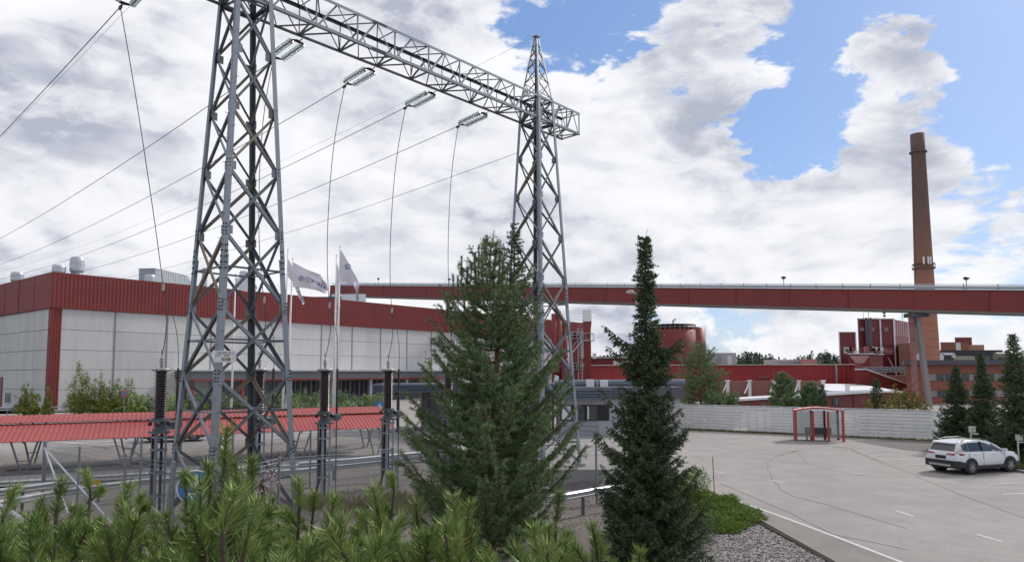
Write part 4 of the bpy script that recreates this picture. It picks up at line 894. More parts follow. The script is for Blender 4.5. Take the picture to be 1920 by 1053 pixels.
# A-frame support legs
def gpt(px):
    best = min(range(2000), key=lambda k: abs(((G0 + gd_ * GL * k / 2000).x / (G0 + gd_ * GL * k / 2000).y * FPX + 960) - px)); return G0 + gd_ * GL * best / 2000
q = gpt(1712) - gu * .36 - gs * 1.4
sup = thing('gallery_support', 'leaning two-legged support under the gallery in front of the chimney', 'support', (q.x, q.y, 0))
mb = MB(); mb.box(q - UP * .35 + Vector((.3, 0, 0)), (2.4, 2.4, .55), Vector((1, 0, 0))); mb.build('bearing_head', STEELD, sup)
f1 = gnd(1717, 792); s1_ = q + Vector((-.45, 0, -.6)); f1 = Vector((at(1715, 700, q.y).x, q.y, 0)); f2 = Vector((at(1740, 700, q.y).x, q.y, 0)); s2_ = q + Vector((.4, 0, -.6))
mb = MB(); mb.tube([s1_, f1], .40, 12); mb.build('support_leg', mat('flaked_pink_paint', (.33, .19, .19), .8, 0, .5, 1.2, col2=(.24, .08, .08), stain=.5), sup)
mb = MB(); mb.span(s2_, f2, .62, .7, (0, 1, 0)); mb.build('support_leg', CONCD, sup)
# tower carrying the left end of the gallery
q = G2 - gs * 1.5
mb = MB(); mb.box((q.x - 3.5, q.y + 2, (q.z - 1) / 2), (6, 5, q.z - 1)); tag(mb.build('transfer_tower', mat('dark_duct', ())), 'dark transfer tower under the left end of the gallery', 'tower')
# ---- gatehouse
GH_ = thing('gatehouse', 'low gatehouse with blue-grey ribbed fascia and pale panelled walls', 'building', (9, 56, 0))
a = at(1046, 727, 57); e = at(1283, 727, 57); zt = a.z; zf = at(1100, 748, 57).z
xm = at(1148, 727, 56).x
WLG = mat('pale_grey_panel', (.42, .42, .44), .6)
mb = MB(); mb.box(((a.x + e.x) / 2, 61.0, zf / 2), (e.x - a.x - .6, 7.4, zf)); mb.build('wall', WLG, GH_)
for x0, x1, y0 in ((a.x, xm, 56.3), (xm, e.x, 57.0)):
    nr = 4; hh = (zt - zf) / nr
    for k in range(nr):
        mb = MB(); mb.prism([(x0, y0, zf + k * hh + .02), (x0, y0 + .3, zf + k * hh + .02), (x0, y0 + .3, zf + (k + 1) * hh), (x0, y0 + .10, zf + (k + 1) * hh)], (0, 0, 0), (x1 - x0 - .01, 0, 0)); mb.build('fascia_board', BLUEG, GH_)
mb = MB(); mb.box(((a.x + e.x) / 2, 60.8, (zt + zf) / 2 + .05), (e.x - a.x - .05, 7.6, zt - zf)); mb.build('roof_block', mat('roof_slate', ()), GH_)
zw0, zw1 = at(1080, 787, 57).z, at(1080, 760, 57).z
mb = MB(); b0 = at(1050, 700, 57).x; b1 = at(1142, 700, 57).x; mb.box(((b0 + b1) / 2, 57.28, (zw0 + zw1) / 2), (b1 - b0, .1, zw1 - zw0 + .1)); mb.build('window_band', DARK, GH_)
for x0, x1, m in ((1052, 1071, WHITE), (1082, 1096, WHITEW), (1099, 1120, WHITEW)):
    p0_, p1_ = at(x0, 700, 57).x, at(x1, 700, 57).x; mb = MB(); mb.box(((p0_ + p1_) / 2, 57.2, (zw0 + zw1) / 2), (p1_ - p0_, .06, zw1 - zw0 - .08)); wd = mb.build('window', m if x0 < 1080 else GLASSD, GH_)
    mb = MB()
    for x in (p0_, p1_): mb.box((x, 57.16, (zw0 + zw1) / 2), (.07, .06, zw1 - zw0))
    for z in (zw0, zw1): mb.box(((p0_ + p1_) / 2, 57.165, z), (p1_ - p0_, .06, .07))
    mb.build('window_frame', BLACKP, wd)
    if x0 > 1080:
        for q in (-.3,):
            mb = MB(); mb.box(((p0_ + p1_) / 2 + q, 57.18, (zw0 + zw1) / 2), (.12, .03, zw1 - zw0 - .1)); mb.build('curtain', WHITE, wd)
for k in range(3):
    mb = MB(); mb.box(((b0 + b1) / 2 - .4, 57.22, .15 + k * .36), (b1 - b0 - 1.0, .12, .33)); mb.build('wall_board', mat('lilac_grey_board', (.33, .33, .36), .6), GH_)
# left canopy wing of gatehouse
a2 = at(700, 719, 60); e2 = at(1048, 722, 60); zl = at(720, 735, 60).z
mb = MB(); mb.box(((a2.x + e2.x) / 2, 62.5, (a2.z + zl) / 2), (e2.x - a2.x, 5, a2.z - zl - .02)); mb.build('canopy', mat('roof_slate', ()), GH_)
nr = 4; hh = (a2.z - zl) / nr
for k in range(nr):
    mb = MB(); mb.prism([(a2.x, 59.7, zl + k * hh + .02), (a2.x, 59.98, zl + k * hh + .02), (a2.x, 59.98, zl + (k + 1) * hh), (a2.x, 59.82, zl + (k + 1) * hh)], (0, 0, 0), (e2.x - a2.x, 0, 0)); mb.build('fascia_board', BLUEG, GH_)
for x in np.linspace(a2.x + 2, e2.x - .5, 6):
    mb = MB(); mb.box((x, 60.6, zl / 2), (.22, .22, zl)); mb.build('canopy_column', BLACKP, GH_)
mb = MB(); mb.box(((a2.x + e2.x) / 2 + 1.5, 64.5, zl / 2), (e2.x - a2.x - 4, .3, zl)); mb.build('rear_wall', mat('grey_wall', ()), GH_)
# roof units and pipe on the gatehouse
o = thing('roof_pipe_run', 'long fat grey pipe lying behind the gatehouse roof', 'pipe', at(1100, 719, 61)); mb = MB(); mb.tube([at(1040, 720, 61) , at(1284, 718, 61)], .36, 12); mb.build('pipe', mat('slate_pipe', (.12, .14, .18), .45), o)
for i, (x0, x1, yt) in enumerate(((1099, 1114, 711), (1118, 1122, 712), (1125, 1140, 712))):
    fbox('air_handler', ['white air handling box on the gatehouse roof, left of two', 'narrow grey box between the two white air handlers', 'white air handling box on the gatehouse roof, right of two'][i], x0, x1, yt, 59.4, 1, (WHITE, GREYP, WHITEW)[i], 'ventilation unit', yb=727)
b = at(1041, 712, 62); o = thing('roof_banner', 'small green and white board leaning on the gatehouse roof', 'board', b); mb = MB(); mb.prism([at(1036, 726, 62), at(1048, 726, 62), at(1048, 705, 62), at(1041, 702, 62)], (0, 0, 0), (0, .1, 0)); mb.build('board', WHITE, o); mb = MB(); mb.prism([at(1043, 718, 61.95), at(1048, 726, 61.95), at(1048, 710, 61.95)], (0, 0, 0), (0, .04, 0)); mb.build('green_triangle', mat('sign_green', (.02, .20, .10), .5), o)
# ================================================================== CYCLE SHELTER with red sheet roof
def onz(a, s, z): p = SHL + SHD * a + SHN * s; return Vector((p.x, p.y, z))
A0s, A1s = -22.0, 22.4
SD3 = Vector((SHD.x, SHD.y, 0)); SN3 = Vector((SHN.x, SHN.y, 0))
sh = thing('cycle_shelter', 'long low cycle shelter with a red ribbed sheet roof on V shaped grey posts', 'shelter', onz(0, 0, -.9))
nb = 9; bw = (A1s - A0s) / nb
for k in range(nb):
    a = A0s + k * bw
    ez = .98 + .10 * (k / nb)
    for s0, z0, s1_, z1_ in ((-.55, ez, 2.35, ez + .86), (2.15, ez + .93, 3.9, ez + 1.32)):
        v = (SN3 * (s1_ - s0) + UP * (z1_ - z0)); L = v.length; v = v.normalized(); nn = SD3.cross(v).normalized(); nn = nn if nn.z > 0 else -nn
        mb = MB(); corr(mb, onz(a, s0, z0), SD3, bw - .004, v, L, nn, .27, .024); corr(mb, onz(a, s0, z0 - .03), SD3, bw - .004, v, L, nn, .27, .024)
        mb.build('roof_sheet', ROOFR, sh)
for a in np.linspace(A0s + 1.0, A1s - 1.2, 9):
    g = -.95
    for s_, zt_ in ((0, 1.05), (2.9, 1.9)):
        for q in (-.62, .62):
            b_ = onz(a + q * .18, s_ + .25, 0); b_.z = hgt(b_.x, b_.y) - .02; e_ = onz(a + q * 1.1, s_, zt_)
            mb = MB(); mb.tube([b_, e_], .055, 8); mb.build('post', STEEL, sh)
        mb = MB(); p = onz(a - .28, s_ + .17, 0); p2 = onz(a + .28, s_ + .17, 0); z = hgt(p.x, p.y) + .75; mb.tube([(p.x, p.y, z), (p2.x, p2.y, z)], .03, 6); mb.build('tie_bar', STEEL, sh)
    mb = MB(); mb.span(onz(a, -.4, .97), onz(a, 3.8, 2.2), .08, .12); mb.build('rafter', STEELD, sh)
for s_, z_ in ((0, 1.02), (2.9, 1.93)):
    mb = MB(); mb.span(onz(A0s, s_, z_), onz(A1s, s_, z_ + .1), .08, .12); mb.build('purlin', STEELD, sh)
def rack(a0, a1, s, label):
    r = thing('cycle_rack', label, 'cycle rack', onz(a0, s, -.9), 'cycle racks of steel loops')
    mb = MB(); n = int((a1 - a0) / .38)
    for k in range(n):
        p = onz(a0 + k * .38, s, 0); z = hgt(p.x, p.y) + .10
        pts = [p + UP * z + SD3 * (.14 * math.cos(t)) * 1 + UP * ((.22 if t in (0, math.pi) else .22) + .17 * math.sin(t)) for t in np.linspace(0, math.pi, 7)]
        pts = [p + UP * z + SD3 * .14] + pts + [p + UP * z - SD3 * .14]
        mb.tube(pts, .014, 4, False)
    o = mb.build('hoops', STEEL, r); o['kind'] = 'stuff'
    p = onz(a0, s, 0); p2 = onz(a1, s, 0)
    mb = MB(); mb.tube([(p.x, p.y, hgt(p.x, p.y) + .14), (p2.x, p2.y, hgt(p2.x, p2.y) + .14)], .03, 6); mb.build('base_rail', STEEL, r)
    mb = MB(); nseg = 12
    for k in range(nseg):
        q = onz(a0 + (a1 - a0) * k / nseg, s + .55, 0); q2 = onz(a0 + (a1 - a0) * (k + 1) / nseg, s + .55, 0); mb.span((q.x, q.y, hgt(q.x, q.y) + .06), (q2.x, q2.y, hgt(q2.x, q2.y) + .06), .9, .14)
    mb.build('kerb', CONCD, r)
rack(-1, 8.5, 1.6, 'row of steel cycle loops under the shelter behind the near pylon tower')
rack(9.2, 20, 1.6, 'row of steel cycle loops under the right end of the shelter')
rack(-14, 2.5, -4.6, 'row of steel cycle loops in the open at the far left behind the guard rail')
rack(4, 18, -4.4, 'row of steel cycle loops in the open behind the wire fence')
# ---- guard rails
def wrail(pts, zoff, label):
    g = thing('guard_rail', label, 'guard rail', pts[0], 'steel guard rails')
    for i in range(len(pts) - 1):
        a, b = pts[i], pts[i + 1]; d = (b - a).normalized(); n = Vector((d.y, -d.x, 0)).normalized()
        prof = [(0, .155), (.04, .13), (.08, .10), (.08, .065), (0, .02), (0, -.02), (.08, -.065), (.08, -.10), (.04, -.13), (0, -.155)]
        vs = [p + n * (x + dx) + UP * z for dx in (0, -.008) for p in (a, b) for x, z in prof]; m_ = len(prof)
        fs = [(k, k + 1, m_ + k + 1, m_ + k) for k in range(m_ - 1)] + [(2 * m_ + k, 3 * m_ + k, 3 * m_ + k + 1, 2 * m_ + k + 1) for k in range(m_ - 1)]
        mb = MB().add(vs, fs); mb.build('rail_beam', ZINC, g)
        L = (b - a).length; n_ = max(1, int(L / 2.5))
        for k in range(n_):
            p = a.lerp(b, (k + .5) / n_) - n * .09; z0 = hgt(p.x, p.y); mb = MB(); mb.box((p.x, p.y, (z0 - .1 + p.z + .1) / 2), (.07, .12, p.z - z0 + .2), d, None); mb.build('rail_post', STEELD, g)
    return g
def rp(px, py, z=-.22): return gnd(px, py, z)
wrail([rp(-120, 968), rp(0, 944), rp(60, 932), rp(105, 924), rp(262, 903), rp(410, 893), rp(560, 883), rp(690, 869), rp(795, 857)], 0, 'double steel guard rail running behind the wire fence from the left')
wrail([gnd(560, 871, .08), gnd(660, 863, .08), gnd(790, 850, .08)], 0, 'far steel guard rail between the fence and the cycle shelter')
wrail([gnd(-20, 925, .15), gnd(105, 908, .15)], 0, 'upper steel rail at the far left beside the cycle loops')
wrail([gnd(905, 945, .0), gnd(1060, 931, .0), gnd(1130, 918, .0), gnd(1235, 905, .0)], 0, 'bright steel guard rail between the tall pine and the dark spruce')
b0 = gnd(1118, 925, -.2); mb = MB(); mb.tube([at(1119, 925, b0.y), at(1137, 895, b0.y), at(1168, 862, b0.y + .5)], .035, 8); tag(mb.build('brace_tube', ZINC), 'bent bright steel tube rising left of the dark spruce', 'brace')
o = thing('hand_rail', 'short bent blue-grey tube rail at the bottom left among the shrubs', 'rail', at(10, 950, 9)); mb = MB(); mb.tube([at(-30, 938, 9), at(12, 952, 9), at(38, 970, 8.8), at(68, 978, 8.8)], .028, 8); mb.tube([at(43, 976, 8.8), at(45, 1060, 8.8)], .028, 8); mb.build('tube', ZINC, o)
# ---- wire mesh fence round the pylon yard
def fence(posts, label, tops=None, hidden=None):
    fc = thing('wire_fence', label, 'fence', (posts[0][0], posts[0][1], hgt(*posts[0])), 'wire mesh fences round the pylon yard')
    P = []
    for (x, y) in posts:
        z0 = min(hgt(x, y), 0.2); P.append((Vector((x, y, z0)), Vector((x, y, 2.0))))
    for a, t in P:
        mb = MB(); mb.tube([a - UP * .2, t], .048, 10); mb.lathe(t, [(.056, 0), (.056, .03), (.01, .05)], 10); mb.build('post', mat('fence_post_zinc', (.25, .27, .285), .5, .4), fc)
    mbm = MB()
    for i in range(len(P) - 1):
        (a, at_), (b, bt_) = P[i], P[i + 1]; L = Vector((b.x - a.x, b.y - a.y, 0)).length; H0 = 2.0 - .35
        for z in (2.0 - .02, 1.85, 1.68):
            mb = MB(); mb.tube([(a.x, a.y, z), ((a.x + b.x) / 2, (a.y + b.y) / 2, z - .03), (b.x, b.y, z)], .008, 4); mb.build('strand_wire', STEEL, fc)
        u = Vector((b.x - a.x, b.y - a.y, 0)).normalized(); nn = Vector((-u.y, u.x, 0)); s = .095; H = 2.45; zb = -.8; zt = zb + H
        k = -int(H / s)
        while k * s < L:
            for dirn in (1, -1):
                x0 = k * s; x1 = x0 + H; za, zb2 = zb, zt
                t0 = max(0, -x0 / H); t1 = min(1, (L - x0) / H)
                if t1 - t0 > .01:
                    pa = a + u * (x0 + H * t0); pb = a + u * (x0 + H * t1)
                    z0 = zb + H * t0 if dirn == 1 else zt - H * t0; z1 = zb + H * t1 if dirn == 1 else zt - H * t1
                    pa.z = z0; pb.z = z1; r = .0026; d = (pb - pa).normalized(); v = d.cross(nn) * r; w = nn * r
                    mbm.add([pa + v, pa - v + w, pa - v - w, pb + v, pb - v + w, pb - v - w], [(0, 1, 4, 3), (1, 2, 5, 4), (2, 0, 3, 5)])
            k += 1
    o = mbm.build('mesh_wire', mat('mesh_wire_zinc', (.19, .20, .21), .5, .4), fc); o['kind'] = 'stuff'
    return fc, P
# fences
f1, P1 = fence([(-20.4, 31.3), (-17.4, 28.9), (-14.1, 26.2), (-11.2, 23.8), (-9.0, 22.1)], 'near run of wire fence at the left with a braced corner post')
f2, P2 = fence([(-20.4, 31.4), (-17.2, 33.3), (-13.7, 35.2), (-10.4, 37.0), (-7.1, 39.2), (-3.2, 41.0)], 'far run of wire fence between the pylon yard and the cycle shelter')
f3, P3 = fence([(-8.95, 22.2), (-8.1, 25.0), (-4.7, 28.2), (-.6, 30.2), (3.75, 32.2), (6.9, 33.8)], 'right run of wire fence passing behind the tall pine')
c = P1[0][1]
for tgt in (Vector((-18.0, 29.3, -.7)), Vector((-14.8, 26.8, -.6))):
    mb = MB(); mb.tube([c - UP * .25, tgt], .035, 8); mb.build('corner_brace', ZINC, f1)
p = at(182, 904, 27.6); o = thing('warning_tag', 'small yellow warning tag on the fence brace wire at the left', 'tag', p); mb = MB(); mb.box(p, (.20, .01, .2)); mb.build('tag_plate', mat('tag_yellow', (.62, .36, .02), .5), o); text('!', p - Vector((0, .01, 0)), .15, (1, 0, 0), UP, INK, o)
# ---- blue round sign beside the shrubs
p = at(366, 912, 13.5); o = thing('round_blue_sign', 'round blue path sign with white figures half hidden by the shrubs', 'sign', p)
sn = Vector((.45, -.85, -.12)).normalized(); sx_ = UP.cross(sn).normalized() * 1; su = sn.cross(sx_)
BLUES = mat('sign_blue', (.05, .19, .40), .4); mb = MB(); mb.lathe(p, [(.32, 0), (.32, .02)], 28, sn); mb.build('sign_rim', WHITE, o); mb = MB(); mb.lathe(p + sn * .02, [(.30, 0), (.30, .004)], 28, sn); mb.build('sign_disc', BLUES, o)
mb = MB(); q = p + sn * .028; mb.box(q + su * .10 + sx_ * .02, (.07, .004, .16), sx_, sn, su); mb.lathe(q + su * .21 + sx_ * .02, [(.03, 0), (.03, .004)], 10, sn); mb.box(q - su * .12, (.3, .004, .03), sx_, sn, su); mb.build('white_figures', WHITE, o)
mb = MB(); mb.tube([(p.x, p.y + .04, p.z + .3), (p.x, p.y + .04, hgt(p.x, p.y) - .1)], .03, 8); mb.build('sign_post', STEEL, o)
# ---- no parking sign, crossing sign
p = at(233, 738, 66); o = thing('no_parking_sign', 'round blue no parking sign with red rim and slash before the hall', 'sign', p)
mb = MB(); mb.lathe(p, [(.33, 0), (.33, .02)], 24, (0, -1, 0)); mb.build('red_rim', mat('sign_red', (.55, .04, .03), .4), o)
mb = MB(); mb.lathe(p - Vector((0, .02, 0)), [(.25, 0), (.25, .008)], 24, (0, -1, 0)); mb.build('blue_disc', BLUES, o)
mb = MB(); mb.box(p - Vector((0, .033, 0)), (.52, .008, .06), (math.cos(R(-45)), 0, math.sin(R(-45))), (0, 1, 0)); mb.build('red_slash', mat('sign_red', ()), o)
mb = MB(); mb.tube([(p.x, p.y + .03, 0), (p.x, p.y + .03, p.z + .2)], .03, 8); mb.build('sign_post', STEEL, o)
p = at(712, 762, 56); o = thing('crossing_sign', 'square blue pedestrian crossing sign with a white triangle above the shelter end', 'sign', p); w_ = .40
mb = MB(); mb.box(p, (w_ * 2, .02, w_ * 2)); mb.build('sign_plate', BLUES, o); mb = MB(); mb.prism([p + Vector((-.3, -.012, -.27)), p + Vector((.3, -.012, -.27)), p + Vector((0, -.012, .3))], (0, 0, 0), (0, -.006, 0)); mb.build('white_triangle', WHITE, o)
mb = MB(); q = p + Vector((0, -.022, 0)); mb.tube([q + UP * .12, q - UP * .02, q + Vector((-.09, 0, -.2))], .022, 5); mb.tube([q - UP * .02, q + Vector((.08, 0, -.2))], .022, 5); mb.lathe(q + UP * .16, [(.03, 0), (.03, .01)], 8, (0, -1, 0)); mb.build('walking_figure', INK, o)
mb = MB(); mb.tube([(p.x, p.y + .04, -.3), (p.x, p.y + .04, p.z + .4)], .035, 8); mb.build('sign_post', STEEL, o)
# ---- flagpoles and flags
def pole(px, ytop, pxb, Y, label):
    t_ = at(px, ytop, Y); b_ = Vector((at(pxb, 780, Y).x, Y, -.3))
    o = thing('flagpole', label, 'flagpole', b_, 'white flagpoles'); mb = MB(); mb.tube([b_, b_.lerp(t_, .5), t_], [.11, .09, .045], 12); mb.build('pole', WHITE, o, True); mb = MB(); mb.lathe(t_, [(.03, 0), (.07, .04), (.05, .10), (.01, .12)], 10); mb.build('finial', ZINC, o)
    return b_, t_
pA = pole(638, 463, 629, 56, 'tallest and thickest white flagpole, right of the brown termination')
pB = pole(631, 480, 625, 60, 'thinner white flagpole close behind the tallest one')
pC = pole(549, 486, 536, 60, 'white flagpole carrying the widest open flag, right of the near tower')
pD = pole(540, 469, 529, 57, 'white flagpole hard against the right leg of the near tower')
pE = pole(442, 515, 433, 71, 'white flagpole seen through the near tower')
FLG = mat('white_flag_cloth', (.76, .74, .80), .8, 0, .05, 1.5); LOGO = mat('slate_blue_print', (.26, .28, .42), .7); LOGOD = mat('deep_blue_print', (.06, .08, .22), .7)
def flag(pl, Y, outline, label, wav=.12, logo=None, cloth=14):
    """outline: top and bottom px polylines, flag surface between them with folds"""
    top, bot = outline; n = 24; m_ = 10
    def ip(pl_, u):
        x = u * (len(pl_) - 1); i = min(len(pl_) - 2, int(x)); f = x - i; return (pl_[i][0] * (1 - f) + pl_[i + 1][0] * f, pl_[i][1] * (1 - f) + pl_[i + 1][1] * f)
    def S(u, v):
        a = ip(top, u); b = ip(bot, u); px = a[0] * (1 - v) + b[0] * v; py = a[1] * (1 - v) + b[1] * v
        p = at(px, py, Y); return p + Vector((0, u * (math.sin(u * 13 + v * 3.5) * wav * 2 + math.sin(u * 5 - v * 6) * wav * 1.5) - .02, 0))
    fo = thing('flag', label, 'flag', pl, 'white company flags')
    vs = [S(i / n, j / m_) for j in range(m_ + 1) for i in range(n + 1)]
    vs2 = [v + Vector((0, .012, 0)) for v in vs]; k_ = (n + 1) * (m_ + 1)
    fs = [(j * (n + 1) + i, j * (n + 1) + i + 1, (j + 1) * (n + 1) + i + 1, (j + 1) * (n + 1) + i) for j in range(m_) for i in range(n)]
    mb = MB().add(vs + vs2, fs + [tuple(k_ + q for q in f[::-1]) for f in fs]); mb.build('cloth', FLG, fo, True)
    return fo, S
fo, S = flag(pC[1], 60, ([(549, 491), (575, 505), (600, 514), (613, 532)], [(549, 538), (575, 540), (597, 545), (612, 552)]), 'widest open white flag with a blue ring logo and CORSAIR lettering')
tx = 'CORSAIR'; q0 = S(.46, .5)
for i, chh in enumerate(tx):
    u = .34 + i * .088; v = .52 + .02 * i - (.03 if i > 4 else 0); a = S(u, v); b = S(u + .05, v); dx = (b - a)
    mb_o = text(chh, a + Vector((0, -.03, 0)), .52, (dx.x, dx.y, dx.z), UP + Vector((.12, 0, 0)), LOGO if i < 4 else LOGOD, fo, 'letter', .012)
def ring(c, r, fo_, m, n=20):
    mb = MB(); vs = []
    for k in range(n):
        a = 2 * math.pi * k / n; vs += [c + Vector((math.cos(a) * r, 0, math.sin(a) * r)), c + Vector((math.cos(a) * r * .72, 0, math.sin(a) * r * .72))]
    mb.add(vs, [(2 * k, 2 * k + 1, (2 * k + 3) % (2 * n), (2 * k + 2) % (2 * n)) for k in range(n)])
    mb.tube([c + Vector((math.cos(a) * r * .42, -.002, math.sin(a) * r * .42)) for a in np.linspace(.6, 5.6, 10)], .03, 4); mb.build('ring_logo', m, fo_)
ring(S(.21, .56) + Vector((0, -.05, 0)), .22, fo, LOGO)
fo, S = flag(pD[1], 57, ([(540, 484), (548, 500), (558, 530), (571, 565)], [(540, 520), (549, 528), (560, 556), (569, 571)]), 'narrow hanging white flag in front of the widest one', .06)
for i, chh in enumerate('SAIR'):
    a = S(.62 + i * .09, .5); text(chh, a + Vector((0, -.06, 0)), .30, (.35, 0, -1), (1, 0, .35), LOGO, fo, 'letter', .01)
fo, S = flag(pA[1], 56, ([(638, 466), (652, 490), (668, 520), (674, 535), (673, 562)], [(638, 530), (650, 530), (662, 532), (667, 545), (668, 565)]), 'white flag with a ring logo streaming right of the tallest pole', .10)
ring(at(652, 499, 55.85), .24, fo, LOGO)
for i, chh in enumerate('AIR'):
    a = at(669.5 + i * .4, 536 + i * 5.5, 55.75); text(chh, a, .25, (.1, 0, -1), (1, 0, .1), LOGOD, fo, 'letter', .01)
fo, S = flag(pB[1], 60, ([(631, 492), (634, 500), (638, 520), (638, 574)], [(631, 540), (632, 560), (633, 572), (634, 580)]), 'limp white flag hanging down along the two close flagpoles', .03)
fo, S = flag(pE[1], 71, ([(442, 486 + 34), (455, 525), (470, 520), (482, 536)], [(442, 540), (455, 545), (468, 548), (480, 546)]), 'white flag seen through the lattice of the near tower', .06)
# ---- white slatted fence on the far side of the car park
F0 = gnd(1283, 804); F1 = gnd(1500, 814); F2 = gnd(1765, 826); F3 = F2 + (F2 - F1) * 1.0
wf = thing('white_board_fence', 'long white horizontal board fence along the far edge of the car park', 'fence', F0)
segs = []
for a, b, n in ((F0 - (F1 - F0) * .12, F1, 8), (F1, F2, 6), (F2, F3, 5)):
    for k in range(n): segs.append((a.lerp(b, k / n), a.lerp(b, (k + 1) / n)))
FHH = 2.12
for si, (a, b) in enumerate(segs):
    d = (b - a).normalized(); n = Vector((d.y, -d.x, 0)); L = (b - a).length
    mb = MB(); mb.box(a + n * .03 + UP * (FHH / 2), (.10, .08, FHH + .05), d); mb.build('fence_post', WHITEW, wf)
    mb = MB(); mb.box(a.lerp(b, .5) + n * .02 + UP * (FHH / 2), (.05, .05, FHH), d); mb.build('fence_batten', WHITEW, wf)
    for k in range(8):
        if (si, k) in ((4, 0),): continue
        z = .10 + k * .252; tilt = random.uniform(-.006, .006)
        mb = MB(); mb.add([a + UP * (z) + n * .0, b + UP * (z + tilt) + n * .0, b + UP * (z + .222 + tilt) - n * .035, a + UP * (z + .222) - n * .035, a + UP * z - n * .02, b + UP * (z + tilt) - n * .02, b + UP * (z + .222 + tilt) - n * .055, a + UP * (z + .222) - n * .055],
                          [(0, 1, 2, 3), (7, 6, 5, 4), (0, 4, 5, 1), (2, 6, 7, 3), (1, 5, 6, 2), (0, 3, 7, 4)]); mb.build('board', WHITEW, wf)
    mb = MB(); mb.box(a.lerp(b, .5) + UP * (FHH + .03), (L, .1, .04), d); mb.build('top_rail', WHITE, wf)
# ---- red framed smoking shelter
B0 = gnd(1493, 826); B1 = gnd(1582, 828)
ss = thing('glass_shelter', 'small red framed glass shelter with a curved roof and a dark bench inside', 'shelter', B0)
REDF = mat('red_frame_paint', (.42, .04, .035), .4); d = (B1 - B0); L = d.length; d.normalize(); n = Vector((-d.y, d.x, 0)); DP = 1.5; HH = 2.12
xsP = (0, .37, .69, 1.0)
for row, (off, ww) in enumerate(((0, .14), (DP, .12))):
    for x in xsP:
        mb = MB(); mb.box(B0 + d * L * x * (1 if row == 0 else .92) + n * off + d * (.12 * row) + UP * HH / 2, (.15, .12, HH), d, n); mb.build('post', REDF if row == 0 else mat('dark_red_frame', (.16, .02, .025), .5), ss)
mb = MB(); mb.box(B0 + n * DP / 2 - d * .02 + UP * HH * .5, (.06, DP, HH), d, n); mb.build('end_panel', REDW, ss)
NR = 10
def arc(u): return B0 + d * (L * (u * 1.04 - .02)) + UP * (HH + .03 + .22 * math.sin(math.pi * u))
for off in (-.05, DP + .05):
    mb = MB()
    for k in range(NR): mb.span(arc(k / NR) + n * off, arc((k + 1) / NR) + n * off, .09, .10)
    mb.build('curved_beam', REDF, ss)
for k in range(6):
    mb = MB(); mb.span(arc(k / 5) - n * .05, arc(k / 5) + n * (DP + .05), .09, .07); mb.build('roof_rib', REDF, ss)
GL_ = mat('clear_glass', (.80, .84, .84), .05, 0, .02, 1, trans=.92, spec=.5); PINKG = mat('milky_pink_roof_sheet', (.70, .42, .35), .5)
for k in range(5):
    q0, q1 = arc((k + .08) / 5), arc((k + .92) / 5); mb = MB(); mb.prism([q0 + UP * .03, q1 + UP * .03, q1 + UP * .03 + n * DP, q0 + UP * .03 + n * DP], (0, 0, 0), UP * .01); mb.build('roof_panel', PINKG, ss)
for i in range(3):
    for off in (.02, DP - .02):
        if i == 1 and off < .1: continue
        mb = MB(); mb.box(B0 + d * L * (xsP[i] + xsP[i + 1]) / 2 + n * off + UP * (HH / 2 + .1), (L * (xsP[i + 1] - xsP[i]) - .18, .01, HH - .35), d, n); mb.build('glass_pane', GL_, ss)
bn = B0 + d * L * .5 + n * 1.0; be = thing('bench', 'dark grey bench with a solid back inside the red shelter', 'bench', bn); BG = mat('bench_grey', (.07, .075, .08), .6)
mb = MB(); mb.box(bn + UP * .46, (1.8, .42, .05), d, n); mb.build('seat', BG, be); mb = MB(); mb.box(bn + n * -.22 + UP * .70, (1.8, .04, .42), d, n); mb.build('backrest', BG, be)
for x in (-.75, .75): mb = MB(); mb.box(bn + d * x + UP * .22, (.06, .4, .44), d, n); mb.build('leg', BG, be)
# ---- heater socket posts
for i, (px, py, pb, has) in enumerate(((1766, 806, 838, 0), (1823, 805, 858, 1), (1911, 820, 866, 1))):
    b_ = gnd(px, pb + (8 if has else 0)); o = thing('socket_post', ['thin white post left of the parked white car', 'beige socket box on a post behind the parked white car', 'beige socket box on a post at the right edge'][i], 'post', b_, 'socket posts of the parking bays'); t_ = at(px, py, b_.y)
    mb = MB(); mb.box((b_.x, b_.y, t_.z / 2 - .05), (.06, .06, t_.z)); mb.build('pole', ZINC, o)
    if has:
        mb = MB(); mb.box(t_, (.27, .20, .27)); mb.box(t_ + UP * .15, (.31, .24, .03)); mb.build('socket_box', mat('box_beige', (.52, .50, .44), .5), o); mb = MB(); mb.box(t_ + Vector((.1, -.03, -.22)), (.38, .05, .05)); mb.build('cross_arm', WHITE, o)
    else: mb = MB(); mb.box(t_, (.34, .05, .05)); mb.build('cross_arm', WHITE, o)
